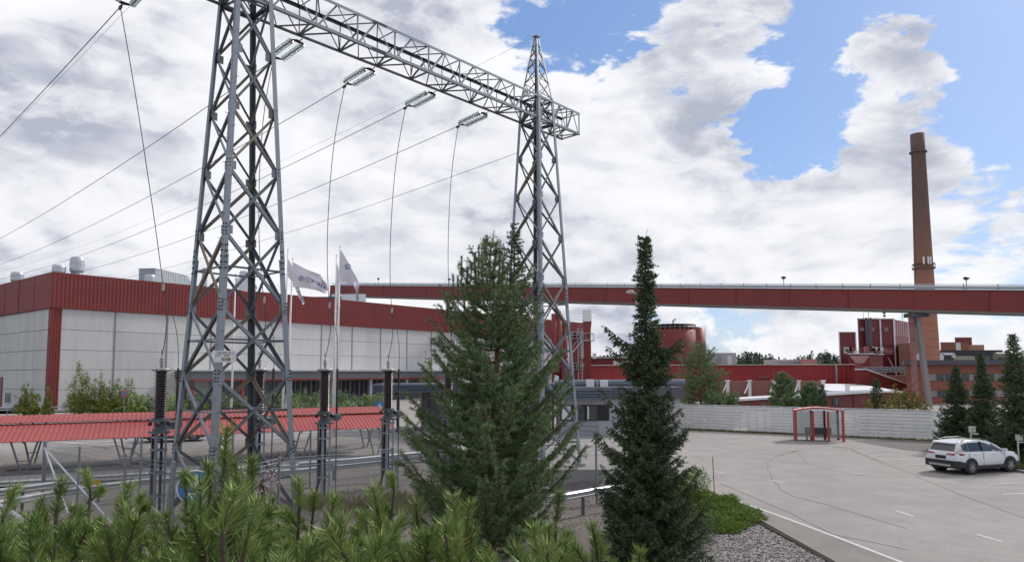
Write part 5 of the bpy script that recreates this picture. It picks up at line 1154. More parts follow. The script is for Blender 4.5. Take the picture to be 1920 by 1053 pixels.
# ---- snow marker and street lamps
b_ = gnd(1340, 930); t_ = at(1336, 856, b_.y); mb = MB(); mb.tube([b_, t_], .018, 6); tag(mb.build('snow_marker', mat('marker_red', (.40, .07, .07), .6)), 'thin red snow marker stick at the car park corner', 'marker')
b_ = Vector((at(1203, 600, 46).x, 46, 0)); t_ = at(1201, 556, 46); o = thing('street_lamp', 'twin headed street lamp half hidden behind the dark spruce', 'lamp', b_)
mb = MB(); mb.tube([b_, t_], [.09, .05], 10); mb.build('lamp_post', ZINC, o); mb = MB(); mb.tube([at(1186, 549, 46), at(1201, 552, 46), at(1216, 551, 46)], .03, 6); mb.build('lamp_arm', ZINC, o)
for px, py, sgn in ((1182, 548, -1), (1200, 549, 1)):
    c_ = at(px, py, 45.8); mb = MB(); mb.lathe(c_ - Vector((.28, 0, 0)), [(.02, 0), (.09, .05), (.13, .2), (.12, .38), (.05, .5), (.01, .55)], 10, (1, 0, -.12 * sgn)); mb.build('lamp_head', mat('lamp_head_grey', (.45, .44, .42), .4), o, True)
b_ = at(1197, 600, 47); mb = MB(); mb.box(at(1196, 568, 45.8), (.25, .2, .35)); mb.build('control_box', CREAM, o)
t_ = at(1213, 447, 92); 
# weather mast on the gallery behind the spruce
q = gpt(1203) + gu * (GH + .1) - gs * 1.2; o = thing('weather_mast', 'thin mast with a small cross arm on the gallery roof behind the spruce', 'mast', q); h = 30 / FPX * q.y
mb = MB(); mb.tube([q, q + UP * h], .06, 5); mb.tube([q + UP * h + Vector((-.9, 0, 0)), q + UP * h + Vector((.6, 0, 0))], .04, 4); mb.build('mast', HARD, o); mb = MB(); mb.box(q + UP * h * .35 + Vector((-.3, 0, 0)), (.4, .3, .3)); mb.build('instrument', GREYP, o)
# ---- railing in front of the hall
rl = thing('walk_railing', 'low grey tube railing along the top of the bank behind the red shelter roof', 'railing', gnd(0, 765, 0))
for py in (763, 768):
    mb = MB(); mb.tube([at(-40, py + 1, 84), at(140, py - 1, 88), at(270, py - 1, 90)], .05, 6); mb.build('rail', ZINC, rl)
for px in range(-30, 270, 22):
    q = at(px, 762, 86); mb = MB(); mb.tube([(q.x, q.y, 0), q], .05, 5); mb.build('post', STEEL, rl)
# ================================================================== CARS
PW = mat('car_white_paint', (.72, .73, .74), .22, 0, .02, 1, spec=.6); CGL = mat('car_glass', (.02, .025, .028), .06, 0, .02, 1, spec=.9); TYRE = mat('tyre_rubber', (.022, .022, .022), .8); RIM = mat('alloy_rim', (.42, .43, .45), .3, .7); REDL = mat('tail_lamp_red', (.30, .012, .02), .15, spec=.8)
def loft(mb, secs):
    """secs: list of closed rings (same length) of points"""
    n = len(secs[0]); o = []
    for s in secs: o += s
    mb.add(o, [(i * n + k, i * n + (k + 1) % n, (i + 1) * n + (k + 1) % n, (i + 1) * n + k) for i in range(len(secs) - 1) for k in range(n)] + [tuple(range(n))[::-1], tuple((len(secs) - 1) * n + k for k in range(n))])
def car(label, paint, L=4.46, Wd=1.83, H=1.60, name='parked_car', group=None):
    c = thing(name, label, 'car'); hw_ = Wd / 2
    # lower body stations: x, half width, z bottom, z mid, z top(belt/hood)
    st = [(-2.20, .74, .42, .62, .98), (-2.14, .84, .36, .66, 1.03), (-1.9, .90, .32, .70, 1.08), (-1.2, .915, .30, .72, 1.09), (-.4, .91, .28, .72, 1.08), (.5, .91, .28, .72, 1.06), (1.05, .91, .28, .72, 1.04), (1.5, .905, .30, .70, 1.01), (1.9, .87, .34, .66, .94), (2.12, .78, .38, .60, .84), (2.22, .62, .42, .56, .74)]
    secs = []
    for x, w, zb, zm, zt in st:
        w *= hw_ / .915
        half = [(w * .86, zb), (w * .98, zb + .10), (w, zm - .1), (w * .985, zm + .1), (w * .965, zt - .14), (w * .93, zt - .04), (w * .84, zt), (w * .4, zt + .02)]
        secs.append([(x * L / 4.46, y, z) for y, z in half] + [(x * L / 4.46, -y, z) for y, z in half[::-1]])
    mb = MB(); loft(mb, secs); mb.build('body', paint, c, True, True)
    # greenhouse
    gh = [(-2.12, .76, 1.04, .72, 1.07), (-1.88, .80, 1.04, .66, 1.46), (-1.78, .82, 1.04, .655, 1.53), (-1.4, .83, 1.04, .64, H - .02), (-.6, .84, 1.04, .645, H), (.1, .84, 1.04, .63, H - .03), (.45, .84, 1.03, .61, H - .13), (.85, .84, 1.02, .66, 1.30), (1.22, .80, 1.00, .74, 1.05)]
    secs = []
    for x, wb, zb, wt, zt in gh:
        half = [(wb, zb), (wt + .03, zt - .07), (wt - .04, zt - .012), (wt * .5, zt)]
        secs.append([(x, y, z) for y, z in half] + [(x, -y, z) for y, z in half[::-1]])
    mb = MB(); loft(mb, secs); mb.build('cabin', paint, c, True, True)
    def side(x, f, s, off=.012):   # point on greenhouse side at x, fraction f up
        for i in range(len(gh) - 1):
            if gh[i][0] <= x <= gh[i + 1][0]:
                t = (x - gh[i][0]) / (gh[i + 1][0] - gh[i][0]); g = [gh[i][k] * (1 - t) + gh[i + 1][k] * t for k in range(5)]; break
        return Vector((x, s * (g[1] + (g[3] + .03 - g[1]) * f + off), g[2] + (g[4] - .07 - g[2]) * f))
    for s in (-1, 1):
        for x0, x1, f0b, f0t, f1b, f1t in ((-1.74, -1.36, .25, .86, .10, .94), (-1.33, -.50, .10, .94, .08, .95), (-.42, .78, .08, .95, .08, .92)):
            mb = MB(); a, b, d_, e_ = side(x0, f0b, s), side(x1, f1b, s), side(x1, f1t, s), side(x0, f0t, s)
            if x1 > .7: d_ = side(.36, .93, s); b = side(1.0, .12, s); mb.add([a, b, side(.72, .70, s), d_, e_], [(0, 1, 2, 3, 4) if s < 0 else (4, 3, 2, 1, 0)])
            else: mb.add([a, b, d_, e_], [(0, 1, 2, 3) if s < 0 else (3, 2, 1, 0)])
            mb.build('side_window', CGL, c)
        mb = MB(); mb.box((-.46, s * .755, 1.30), (.07, .10, .46), None, None, Vector((0, -s * .33, 1)).normalized()); mb.build('window_pillar', BLACKP, c)
        mb = MB(); mb.tube([(-1.55, s * .60, H - .02), (-1.2, s * .60, H + .045), (-.2, s * .59, H + .045), (.2, s * .57, H - .03)], .022, 6); mb.build('roof_rail', BLACKP, c)
        mb = MB(); mb.box((.86, s * .99, 1.10), (.14, .20, .15)); mb.lathe((.90, s * .99, 1.10), [(.085, -.02), (.07, .05), (.02, .09)], 10, (1, 0, 0)); mb.build('mirror', paint, c, False)
        mb = MB(); mb.box((.86, s * .90, 1.04), (.10, .12, .05)); mb.build('mirror_arm', BLACKP, c)
        for x in (-.95, .35): mb = MB(); mb.box((x - .05, s * .905, .93), (.20, .03, .035)); mb.build('door_handle', paint, c)
        for x in (-.47, .98, -1.42):
            mb = MB(); mb.box((x, s * .906, .72), (.012, .012, .62)); mb.build('door_seam', BLACKP, c)
        mb = MB(); mb.box((.0, s * .885, .33), (2.2, .09, .16)); mb.build('sill_cladding', BLACKP, c)
        for x in (-1.32, 1.32):
            # arch cladding: ring segment
            mb = MB(); vs = []; n_ = 16
            for k in range(n_ + 1):
                a = math.pi * (-.12 + 1.24 * k / n_)
                for r, y in ((.345, .80), (.345, .935), (.435, .935), (.435, .90)): vs.append((x + r * math.cos(a), s * y, .36 + r * math.sin(a)))
            mb.add(vs, [(4 * k + j, 4 * k + (j + 1) % 4, 4 * k + 4 + (j + 1) % 4, 4 * k + 4 + j) for k in range(n_) for j in range(4)]); mb.build('wheel_arch', BLACKP, c, False, True)
            mb = MB(); mb.lathe((x, s * .60, .37), [(.39, 0), (.39, s * .317)], 24, (0, 1, 0)); mb.build('arch_liner', DARK, c, False, True)
        # tail lamp side
        mb = MB(); mb.prism([(-2.17, s * .70, .91), (-1.86, s * .915, .93), (-1.66, s * .925, .985), (-1.90, s * .905, 1.02), (-2.16, s * .72, 1.02)], (0, 0, 0), (0, s * .012, 0)); mb.build('tail_lamp', REDL, c, False, True)
        mb = MB(); mb.prism([(-2.215, s * .30, .945), (-2.20, s * .73, .92), (-2.17, s * .76, 1.02), (-2.19, s * .34, 1.0)], (0, 0, 0), (-.015, 0, 0)); mb.build('tail_lamp', REDL, c, False, True)
        mb = MB(); mb.box((-2.17, s * .66, .50), (.05, .14, .10)); mb.build('rear_reflector', REDL, c)
        mb = MB(); mb.prism([(2.14, s * .52, .78), (2.02, s * .82, .80), (1.78, s * .88, .93), (1.92, s * .7, .91)], (0, 0, 0), (.03, s * .01, .01)); mb.build('headlight', CGL, c, False, True)
    # rear glass, spoiler, plate, bumper
    mb = MB(); mb.add([(-2.118, -.66, 1.11), (-2.118, .66, 1.11), (-1.935, .60, 1.41), (-1.935, -.60, 1.41)], [(0, 3, 2, 1)]); mb.build('rear_window', CGL, c)
    mb = MB(); mb.box((-1.90, 0, 1.50), (.24, 1.22, .045), (.97, 0, .2)); mb.build('rear_spoiler', paint, c)
    mb = MB(); mb.add([(1.16, -.68, 1.09), (1.16, .68, 1.09), (.56, .56, 1.44), (.56, -.56, 1.44)], [(0, 1, 2, 3)]); mb.build('windscreen', CGL, c)
    mb = MB(); mb.box((-2.20, 0, .80), (.05, .56, .15)); mb.build('number_plate', BLACKP, c)
    mb = MB(); mb.box((-2.215, 0, .91), (.03, .66, .03)); mb.build('plate_trim', paint, c)
    secs = []
    for x, w in ((-2.27, .60), (-2.25, .82), (-2.05, .93), (-1.74, .935)): secs.append([(x, w, .34), (x, w, .58 if x > -1.9 else .66), (x, -w, .58 if x > -1.9 else .66), (x, -w, .34)])
    mb = MB(); loft(mb, secs); mb.build('rear_bumper', BLACKP, c, False, True)
    mb = MB(); mb.box((-2.275, 0, .44), (.04, 1.15, .10)); mb.build('bumper_trim', RIM, c)
    secs = []
    for x, w in ((2.27, .55), (2.22, .78), (2.05, .91), (1.74, .93)): secs.append([(x, w, .30), (x, w, .50), (x, -w, .50), (x, -w, .30)])
    mb = MB(); loft(mb, secs[::-1]); mb.build('front_bumper', BLACKP, c, False, True)
    mb = MB(); mb.box((0, 0, .33), (4.0, 1.5, .12)); mb.build('underbody', BLACKP, c)
    for x in (-1.32, 1.32):
        for s in (-1, 1):
            mb = MB(); ax = (0, s, 0); mb.lathe((x, s * .70, .345), [(.24, 0), (.335, .0), (.345, .04), (.345, .20), (.33, .245), (.25, .255), (.25, .235), (.05, .232)], 28, ax); w_ = mb.build('tyre', TYRE, c, False)
            mb = MB(); mb.lathe((x, s * .80, .345), [(.24, .12), (.25, .150), (.235, .155), (.225, .137), (.05, .137)], 24, ax); r_ = mb.build('rim', mat('dark_rim', (.05, .05, .055), .4), w_)
            mb = MB()
            for k in range(10):
                a = 2 * math.pi * k / 10 + (.1 if k % 2 else -.1); dd = Vector((math.cos(a), 0, math.sin(a))); ce = Vector((x, s * .948, .345)); mb.span(ce + dd * .04, ce + dd * .235, .028, .02, (0, 1, 0))
            mb.lathe((x, s * .935, .345), [(.05, 0), (.05, .025), (.02, .03)], 10, ax); mb.build('spokes', RIM, w_)
    return c
suv = car('white crossover car with black cladding parked at the right, seen from behind', PW)
hd = R(20); suv.rotation_euler = (0, 0, hd)
rw = Vector((gnd(1821, 889).x, gnd(1821, 889).y, 0)); hx = Vector((math.cos(hd), math.sin(hd), 0)); rx = Vector((math.sin(hd), -math.cos(hd), 0))
suv.location = rw + hx * 1.32 - rx * .86
cb = car('beige car under the cycle shelter roof, only its wheel and flank in view', mat('car_beige_paint', (.42, .38, .30), .25, .2, .02, 1, spec=.6), H=1.5)
cb.rotation_euler = (0, 0, R(200)); g_ = gnd(363, 827, .0); hx2 = Vector((math.cos(R(200)), math.sin(R(200)), 0)); 
cb.location = Vector((g_.x, g_.y, 0)) + hx2 * 1.32 * 1 - Vector((math.sin(R(200)), -math.cos(R(200)), 0)) * -.86; cb.location.z = hgt(cb.location.x, cb.location.y) + .06
# ================================================================== VEGETATION
def unit(a): return a / np.maximum(np.linalg.norm(a, axis=-1, keepdims=True), 1e-9)
def shoots(base, dirs, length, n, nl, w, fwd=.55, start=0.0, rng=RS, droop=0.0):
    """needle triangles round N shoot axes. base,dirs (N,3); length (N,)"""
    Nn = len(base); dirs = unit(dirs)
    ref = np.where(np.abs(dirs[:, 2:3]) > .9, np.array([[1., 0, 0]]), np.array([[0, 0, 1.]]))
    x = unit(np.cross(dirs, ref)); y = np.cross(dirs, x)
    t = rng.rand(Nn, n) * (1 - start) + start; a = rng.rand(Nn, n) * 2 * np.pi
    rad = x[:, None] * np.cos(a)[..., None] + y[:, None] * np.sin(a)[..., None]
    nd = unit(rad + dirs[:, None] * (fwd + rng.randn(Nn, n)[..., None] * .22) + rng.randn(Nn, n, 3) * .12)
    nd[..., 2] -= droop; nd = unit(nd)
    p = base[:, None] + dirs[:, None] * (t * length[:, None])[..., None]
    L = nl * (.7 + .6 * rng.rand(Nn, n))[..., None]
    sd = unit(np.cross(nd, rng.randn(Nn, n, 3))) * (w / 2)
    T = np.stack([p - sd, p + sd, p + nd * L], axis=2)
    return T.reshape(-1, 3, 3)
FOL = {}
def fol(name, c, c2, tone, rough=.6):
    m = mat(name, c, rough, 0, .3, .9, col2=c2, tone=tone, spec=.25)
    b = m.node_tree.nodes['Principled BSDF']; b.inputs['Transmission Weight'].default_value = 0.0
    return m
PINEG = fol('pine_needles', (.115, .185, .080), (.068, .120, .056), (.245, .335, .145))
SPRG = fol('spruce_needles', (.050, .084, .038), (.028, .052, .027), (.135, .185, .075))
MTNG = fol('mountain_pine_needles', (.105, .180, .042), (.055, .108, .030), (.34, .43, .13), .36)
YEL = fol('yellowed_needles', (.30, .27, .03), (.20, .20, .03), (.38, .30, .05))
JUN = fol('juniper_green', (.11, .18, .030), (.065, .12, .022), (.22, .30, .05))
BIR = fol('birch_leaves', (.13, .17, .030), (.08, .12, .022), (.22, .24, .05))
DEC = fol('autumn_leaves', (.14, .14, .028), (.10, .08, .02), (.26, .22, .045))
FARG = fol('far_wood', (.040, .062, .036), (.026, .045, .030), (.07, .095, .05))
def profile(pl, t):
    xs_, ys_ = zip(*pl); return np.interp(t, xs_, ys_)
def pine(name, label, base, H, prof, nwh, nb, sh_len, nn, nl, w, matl, bark, twig=.34, group=None, seed=1, bare=.0, jag=.35, cat='tree', up=.35):
    rng = np.random.RandomState(seed); base = Vector(base)
    t = thing(name, label, cat, base, group)
    lean = rng.randn(2) * .006
    mb = MB(); hs = np.linspace(0, 1, 10); mb.tube([base + Vector((lean[0] * H * h * 4 * h, lean[1] * H * h * 4 * h, H * .97 * h)) for h in hs], [max(.012, H * .017 * (1 - h) ** .8) for h in hs], 9); mb.build('trunk', bark, t, True)
    B = []; Dd = []; br = MB()
    for i in range(nwh):
        f = bare + (1 - bare) * (i + .3 * rng.rand()) / nwh; z = H * f
        k = max(3, int(nb * (1 if f < .8 else .75)))
        a0 = rng.rand() * 6.28
        for j in range(k):
            r = profile(prof, f) * (1 - jag * rng.rand()); a = a0 + 6.283 * j / k + rng.randn() * .25
            d = np.array([math.cos(a), math.sin(a)]); rise = up * r * (1 + .6 * (f > .6)) * (.7 + .6 * rng.rand())
            nseg = 5; P = []
            for q in range(nseg + 1):
                u = q / nseg; P.append(np.array([base.x + d[0] * r * u, base.y + d[1] * r * u, base.z + z + rise * (u ** 1.8) - .10 * r * math.sin(u * math.pi) * (1 - f)]))
            br.tube([tuple(p) for p in P], [max(.006, .012 + .011 * r * (1 - q / nseg)) for q in range(nseg + 1)], 4, False)
            ns = max(4, int(r / twig * 5.0))
            for s in range(ns):
                u = .18 + .82 * (s + rng.rand()) / ns; u = min(u, 1); x = u * nseg; i0 = min(nseg - 1, int(x)); p = P[i0] * (1 - (x - i0)) + P[i0 + 1] * (x - i0)
                sgn = 1 if s % 2 else -1; perp = np.array([-d[1], d[0], 0]) * sgn
                tl = twig * (1.25 - .7 * u) * (.6 + .8 * rng.rand()) * min(1.6, .6 + r * .4)
                dv = np.array([d[0], d[1], 0]) * (.75 + .3 * rng.rand()) + perp * (.3 + .9 * rng.rand()) + np.array([0, 0, .15 + .45 * rng.rand() * (up > .2) - (.1 if up < .1 else 0)])
                dv = dv / np.linalg.norm(dv)
                m_ = max(1, int(tl / sh_len + .5))
                for c in range(m_):
                    jd = dv + rng.randn(3) * (.28 if c else .1); jd /= np.linalg.norm(jd)
                    B.append(p + dv * sh_len * .8 * c); Dd.append(jd)
                    if rng.rand() < .55:
                        jd = dv + rng.randn(3) * .6 + np.array([0, 0, .3]); B.append(p + dv * sh_len * .7 * c); Dd.append(jd)
            B.append(P[-1] - (P[-1] - P[-2]) * .3); Dd.append((P[-1] - P[-2]) / np.linalg.norm(P[-1] - P[-2]) + np.array([0, 0, .35]))
    # leader and candles
    B.append(np.array([base.x, base.y, base.z + H * .955])); Dd.append(np.array([0., 0, 1.]))
    B = np.array(B); Dd = np.array(Dd)
    br.build('branches', bark, t, True)['kind'] = 'stuff'
    T = shoots(B, Dd, np.full(len(B), sh_len) * (.8 + .4 * rng.rand(len(B))), nn, nl, w, .6, 0, rng)
    tone = np.repeat(np.clip(rng.rand(len(B)) * .75 + rng.randn(len(B)) * .1, 0, 1), nn) * .7 + rng.rand(len(T)) * .3
    c = tris('crown', T, matl, t, np.clip(tone, 0, 1)); return t
# ---- the tall pine in the middle
g = Vector((-.62, 21.2, hgt(-.62, 21.2) - .05))
prof_p = [(0, 2.3), (.06, 2.75), (.14, 2.95), (.22, 3.0), (.32, 2.9), (.42, 2.65), (.52, 2.3), (.62, 1.95), (.72, 1.6), (.80, 1.2), (.88, .82), (.94, .48), (1, .14)]
Hp = at(914, 446, 21.2).z - g.z
tp = pine('pine_tree', 'tall bushy green pine in the middle foreground, the widest tree of all', g, Hp, prof_p, 30, 8, .15, 22, .078, .0155, PINEG, BARKO, .30, None, 3, .02, .45, up=.56)
# upright candles at the top
rng = np.random.RandomState(5); B = []; Dd = []; Ln = []; cm = MB()
for px, py, pb in ((911, 440, 520), (898, 462, 520), (928, 458, 520), (890, 475, 525), (937, 470, 530), (882, 487, 540), (942, 485, 545), (866, 482, 545), (876, 500, 545), (850, 515, 570), (860, 520, 575), (905, 478, 530), (919, 476, 530), (925, 500, 550), (893, 505, 550), (840, 553, 600), (950, 520, 575), (836, 568, 610), (846, 590, 630), (870, 545, 590)):
    a = at(px, pb, 21.2 + rng.randn() * .3); b = at(px, py, 21.2); b.y = a.y; v = b - a; n_ = 5
    cm.tube([a, b], [.010, .006], 4)
    for q in range(n_): B.append(np.array(a + v * (.25 + .75 * q / n_))); Dd.append(np.array(v.normalized())); Ln.append(v.length * .75 / n_)
T = shoots(np.array(B), np.array(Dd), np.array(Ln), 80, .075, .014, .9, 0, rng); o = tris('top_candles', T, PINEG, tp, rng.rand(len(T)) * .8 + .2); cm.build('candle_stems', BARK, tp)['kind'] = 'stuff'
# ---- spruces
def spruce(label, base, H, prof, nbr, sh_len, nn, nl, w, seed=1, group=None, name='spruce_tree', matl=None, arms=(), dens_=1.0, pendant=.5):
    rng = np.random.RandomState(seed); base = Vector(base); t = thing(name, label, 'tree', base, group)
    mb = MB(); hs = np.linspace(0, 1, 8); mb.tube([base + Vector((0, 0, H * .985 * h)) for h in hs], [max(.012, H * .016 * (1 - h) ** .9) for h in hs], 8); mb.build('trunk', BARK, t, True)
    B = []; Dd = []; br = MB()
    brs = []
    for i in range(nbr):
        f = (i + rng.rand()) / nbr; f = f ** 1.15; a = i * 2.39996 + rng.randn() * .3
        brs.append((f, a, profile(prof, f) * (.58 + .50 * rng.rand() ** .8), 0))
    for f, a, r in arms: brs.append((f, a, r, 1))
    for f, a, r, arm in brs:
        z = H * f; d = np.array([math.cos(a), math.sin(a), 0]); nseg = 5; P = []
        for q in range(nseg + 1):
            u = q / nseg; P.append(np.array([base.x, base.y, base.z + z]) + d * r * u + np.array([0, 0, (.22 * r * (u ** 1.2) if f > .55 else -.30 * r * math.sin(u * 2.4) + .20 * r * u ** 3) + (.35 * r * u * u if arm else 0)]))
        br.tube([tuple(p) for p in P], [max(.005, .009 + .010 * r * (1 - q / nseg)) for q in range(nseg + 1)], 4, False)
        ns = max(4, int(r * 15 * dens_))
        for s in range(ns):
            u = .08 + .92 * (s + rng.rand()) / ns; x = u * nseg; i0 = min(nseg - 1, int(x)); p = P[i0] * (1 - (x - i0)) + P[i0 + 1] * (x - i0)
            perp = np.array([-d[1], d[0], 0]) * (1 if s % 2 else -1)
            tl = (.16 + .42 * r * (1.05 - u) * .6) * (.5 + .8 * rng.rand())
            dv = d * .55 + perp * (.5 + .6 * rng.rand()) + np.array([0, 0, -pendant * (.3 + rng.rand()) if f < .75 else .25]); dv /= np.linalg.norm(dv)
            m_ = max(1, int(tl / sh_len + .6))
            for c in range(m_):
                jd = dv + rng.randn(3) * .25; B.append(p + dv * sh_len * .8 * c); Dd.append(jd)
                if rng.rand() < .4: B.append(p + dv * sh_len * .8 * c); Dd.append(d + rng.randn(3) * .5 + np.array([0, 0, -.5 * pendant]))
        B.append(P[-1]); Dd.append(d + np.array([0, 0, .3]))
    for q in range(5): B.append(np.array([base.x, base.y, base.z + H * (.93 + .013 * q)])); Dd.append(np.array([rng.randn() * .2, rng.randn() * .2, 1.]))
    B = np.array(B); Dd = np.array(Dd); br.build('branches', BARK, t, True)['kind'] = 'stuff'
    T = shoots(B, Dd, np.full(len(B), sh_len) * (.8 + .5 * rng.rand(len(B))), nn, nl, w, .8, 0, rng)
    tone = np.repeat(np.clip(rng.rand(len(B)) ** 2, 0, 1), nn) * .7 + rng.rand(len(T)) * .3
    tris('crown', T, matl or SPRG, t, tone); return t
g = Vector((at(1218, 1000, 17.6).x, 17.6, .05)); Hs = at(1217, 447, 17.6).z - g.z
prof_s = [(0, 1.3), (.08, 1.35), (.2, 1.2), (.3, 1.05), (.4, .92), (.5, .74), (.58, .58), (.66, .44), (.72, .30), (.77, .20), (.80, .26), (.84, .15), (.87, .27), (.9, .13), (.94, .10), (1, .05)]
spruce('tall narrow dark spruce beside the gravel bed, right of the pine', g, Hs, prof_s, 400, .085, 10, .056, .022, 4,
       arms=((.66, math.pi * 1.02, 1.0), (.645, math.pi * .94, .85), (.62, .1, .95), (.635, -.1, .82), (.60, math.pi * 1.05, .95), (.50, math.pi, 1.15), (.36, math.pi * 1.08, 1.25), (.355, math.pi * .9, 1.3), (.27, math.pi * 1.1, 1.2), (.25, .05, 1.25), (.2, math.pi, 1.3), (.15, 0, 1.4)), dens_=2.0)
mb = MB(); b_ = g + UP * Hs; mb.tube([b_ - UP * .05, at(1215, 428, 17.6)], .004, 4); o = mb.build('leader_twig', BARK, [x for x in D.objects if x.name == 'spruce_tree'][0])
g2 = Vector((at(966, 1000, 25.5).x, 25.5, -.8)); spruce('slim dark spruce with a cone-laden top just behind the tall pine', g2, at(962, 419, 25.5).z + .8, [(0, 1.1), (.3, 1.0), (.6, .75), (.72, .58), (.80, .50), (.86, .44), (.92, .34), (.96, .22), (1, .07)], 240, .085, 9, .053, .022, 9, name='spruce_tree', dens_=1.7)
CONE = mat('hanging_cone', (.13, .065, .035), .7)
par = [x for x in D.objects if x.name == 'spruce_tree.001'][0]; cmb_ = MB(); rng = np.random.RandomState(8)
for k in range(90):
    f = .72 + .25 * rng.rand(); a = rng.rand() * 6.28; r = profile([(.7, .5), (.9, .35), (1, .1)], f) * (.6 + .4 * rng.rand()); p = g2 + Vector((math.cos(a) * r, math.sin(a) * r, (at(962, 419, 25.5).z + .8) * f)); cmb_.lathe(p, [(.006, 0), (.02, -.02), (.022, -.06), (.008, -.10)], 6)
cmb_.build('cones', CONE, par)['kind'] = 'stuff'
# right hand spruces
rp_ = [(0, 1.6), (.1, 1.75), (.25, 1.6), (.4, 1.3), (.55, 1.0), (.7, .65), (.8, .42), (.9, .24), (1, .06)]
for i, (px, yt, yb, Y, lb) in enumerate(((1799, 688, 836, 46, 'dark spruce with a thin reddish top, left of the three behind the white car'), (1848, 664, 842, 43.5, 'narrow dark spruce, middle of the three behind the white car'), (1912, 628, 858, 38.5, 'largest dark spruce, cut by the right edge'))):
    b_ = at(px, yb, Y); b_.z = 0; sc_ = (.85, .72, .9)[i]
    spruce(lb, b_, at(px, yt, Y).z, [(a, b * sc_) for a, b in rp_], 220, .13, 9, .082, .036, 20 + i, 'spruces behind the parked car', dens_=1.4)
spruce('small dark spruce behind the white fence left of the gallery support', Vector((at(1645, 760, 60).x, 60, 0)), at(1645, 712, 60).z, [(0, 1.2), (.5, .8), (1, .06)], 110, .16, 14, .10, .04, 31, 'small conifers behind the white fence', dens_=.8)
spruce('slim dark conifer spike right of the two small pines behind the fence', Vector((at(1542, 760, 62).x, 62, 0)), at(1542, 722, 62).z, [(0, .5), (.5, .42), (1, .06)], 90, .16, 14, .10, .04, 32, 'small conifers behind the white fence', dens_=1.0)
# small pines
sp_prof = [(0, .9), (.15, 1.35), (.35, 1.3), (.55, 1.05), (.75, .7), (.9, .36), (1, .08)]
def spine(px, yt, Y, scale, lb, seed, nwh=13, nb=7): pine('pine_tree', lb, Vector((at(px, 780, Y).x, Y, 0)), at(px, yt, Y).z, [(a, b * scale) for a, b in sp_prof], nwh, nb, .26, 26, .15, .034, PINEG, BARKO, .42, 'small pines behind the white fence', seed)
spine(1470, 697, 63, 1.25, 'pointed small pine behind the white fence, left of the red glass shelter', 41)
spine(1521, 717, 64, 1.15, 'rounder small pine behind the white fence above the red glass shelter', 42)
pine('pine_tree', 'loose reddish pine in front of the red tank, right of the dark spruce', Vector((at(1315, 780, 69).x, 69, 0)), at(1305, 642, 69).z, [(0, 2.0), (.15, 2.7), (.35, 2.8), (.55, 2.4), (.75, 1.7), (.9, 1.0), (1, .3)], 15, 9, .30, 13, .14, .028, PINEG, BARKO, .55, None, 44, up=.6, jag=.5)
pine('pine_tree', 'low spreading pine behind the white fence below the reddish one', Vector((at(1358, 780, 66).x, 66, 0)), 2.7, [(0, 1.8), (.4, 2.0), (.8, 1.2), (1, .4)], 8, 9, .28, 22, .16, .034, PINEG, BARKO, .5, None, 45, up=.5, jag=.4)
# leafy shrubs
def leafy(name, label, base, blobs_, n, size, matl, group=None, seed=1, cat='shrub', stems=6, stuff=False):
    rng = np.random.RandomState(seed); base = Vector(base); t = thing(name, label, cat, base, group)
    mb = MB()
    for k in range(stems):
        bl = blobs_[k % len(blobs_)]; c = base + Vector(bl[:3]); mid = base.lerp(c, .5) + Vector((rng.randn() * .15, rng.randn() * .15, 0)); mb.tube([base + Vector((rng.randn() * .12, rng.randn() * .12, 0)), mid, c + Vector((0, 0, bl[3] * .6))], [.05, .03, .01], 5)
    mb.build('stems', BARK, t)
    tot = sum(b[3] ** 2 for b in blobs_); Ts = []; tn = []
    for b in blobs_:
        k = int(n * b[3] ** 2 / tot); cl = rng.randn(max(8, k // 30), 3); cl = unit(cl) * (rng.rand(len(cl), 1) ** .4); idx = rng.randint(0, len(cl), k)
        p = cl[idx] + rng.randn(k, 3) * .13; p = p * np.array([b[3], b[3], b[3] * (b[4] if len(b) > 4 else 1)]) + np.array(base) + np.array(b[:3])
        p[:, 2] = np.maximum(p[:, 2], base.z + .02)
        a = unit(rng.randn(k, 3)) * size * (.6 + .8 * rng.rand(k, 1)); c = unit(np.cross(a, rng.randn(k, 3))) * size * .55
        Ts.append(np.stack([p - a * .5, p + c * .5, p + a * .5], 1)); Ts.append(np.stack([p - a * .5, p + a * .5, p - c * .5], 1)); q = rng.rand(len(cl))[idx] * .6 + rng.rand(k) * .4; tn += [q, q]
    tris('foliage', np.concatenate(Ts), matl, t, np.concatenate(tn)); return t
def lb_at(px, py, Y): p = at(px, py, Y); return Vector((p.x, Y, 0))
def bush(label, px, yt, wpx, Y, n, matl, name='birch_shrub', seed=1, size=.16, group=None, tall=True):
    b_ = lb_at(px, 760, Y); h = at(px, yt, Y).z; r = wpx / FPX * Y / 2
    bl = [(0, 0, h * .62, r * .55, h * .38 / (r * .55)), (-r * .45, .3, h * .38, r * .6, h * .36 / (r * .6)), (r * .4, -.2, h * .42, r * .55, h * .36 / (r * .55)), (0, 0, h * .2, r * .95, h * .2 / (r * .95))]
    return leafy(name, label, b_, bl, int(n * 2.4), size * 1.1, matl, group, seed)
G_ = 'young birches in front of the hall'
bush('tallest pointed young birch left of the no parking sign', 152, 676, 56, 84, 2600, BIR, seed=51, group=G_)
bush('young birch right of the tallest one with a rounded top', 186, 700, 50, 84, 2000, BIR, seed=52, group=G_)
bush('bushy young birch just left of the no parking sign', 212, 707, 52, 85, 2200, BIR, seed=53, group=G_)
bush('young birch right of the no parking sign', 240, 708, 40, 86, 1600, BIR, seed=54, group=G_)
bush('small green shrub beneath the hall window at the left', 48, 718, 44, 86, 1700, BIR, seed=55, group=G_)
bush('thin yellowish shrub in front of the red corner column', 90, 722, 26, 84, 900, BIR, seed=56, group=G_)
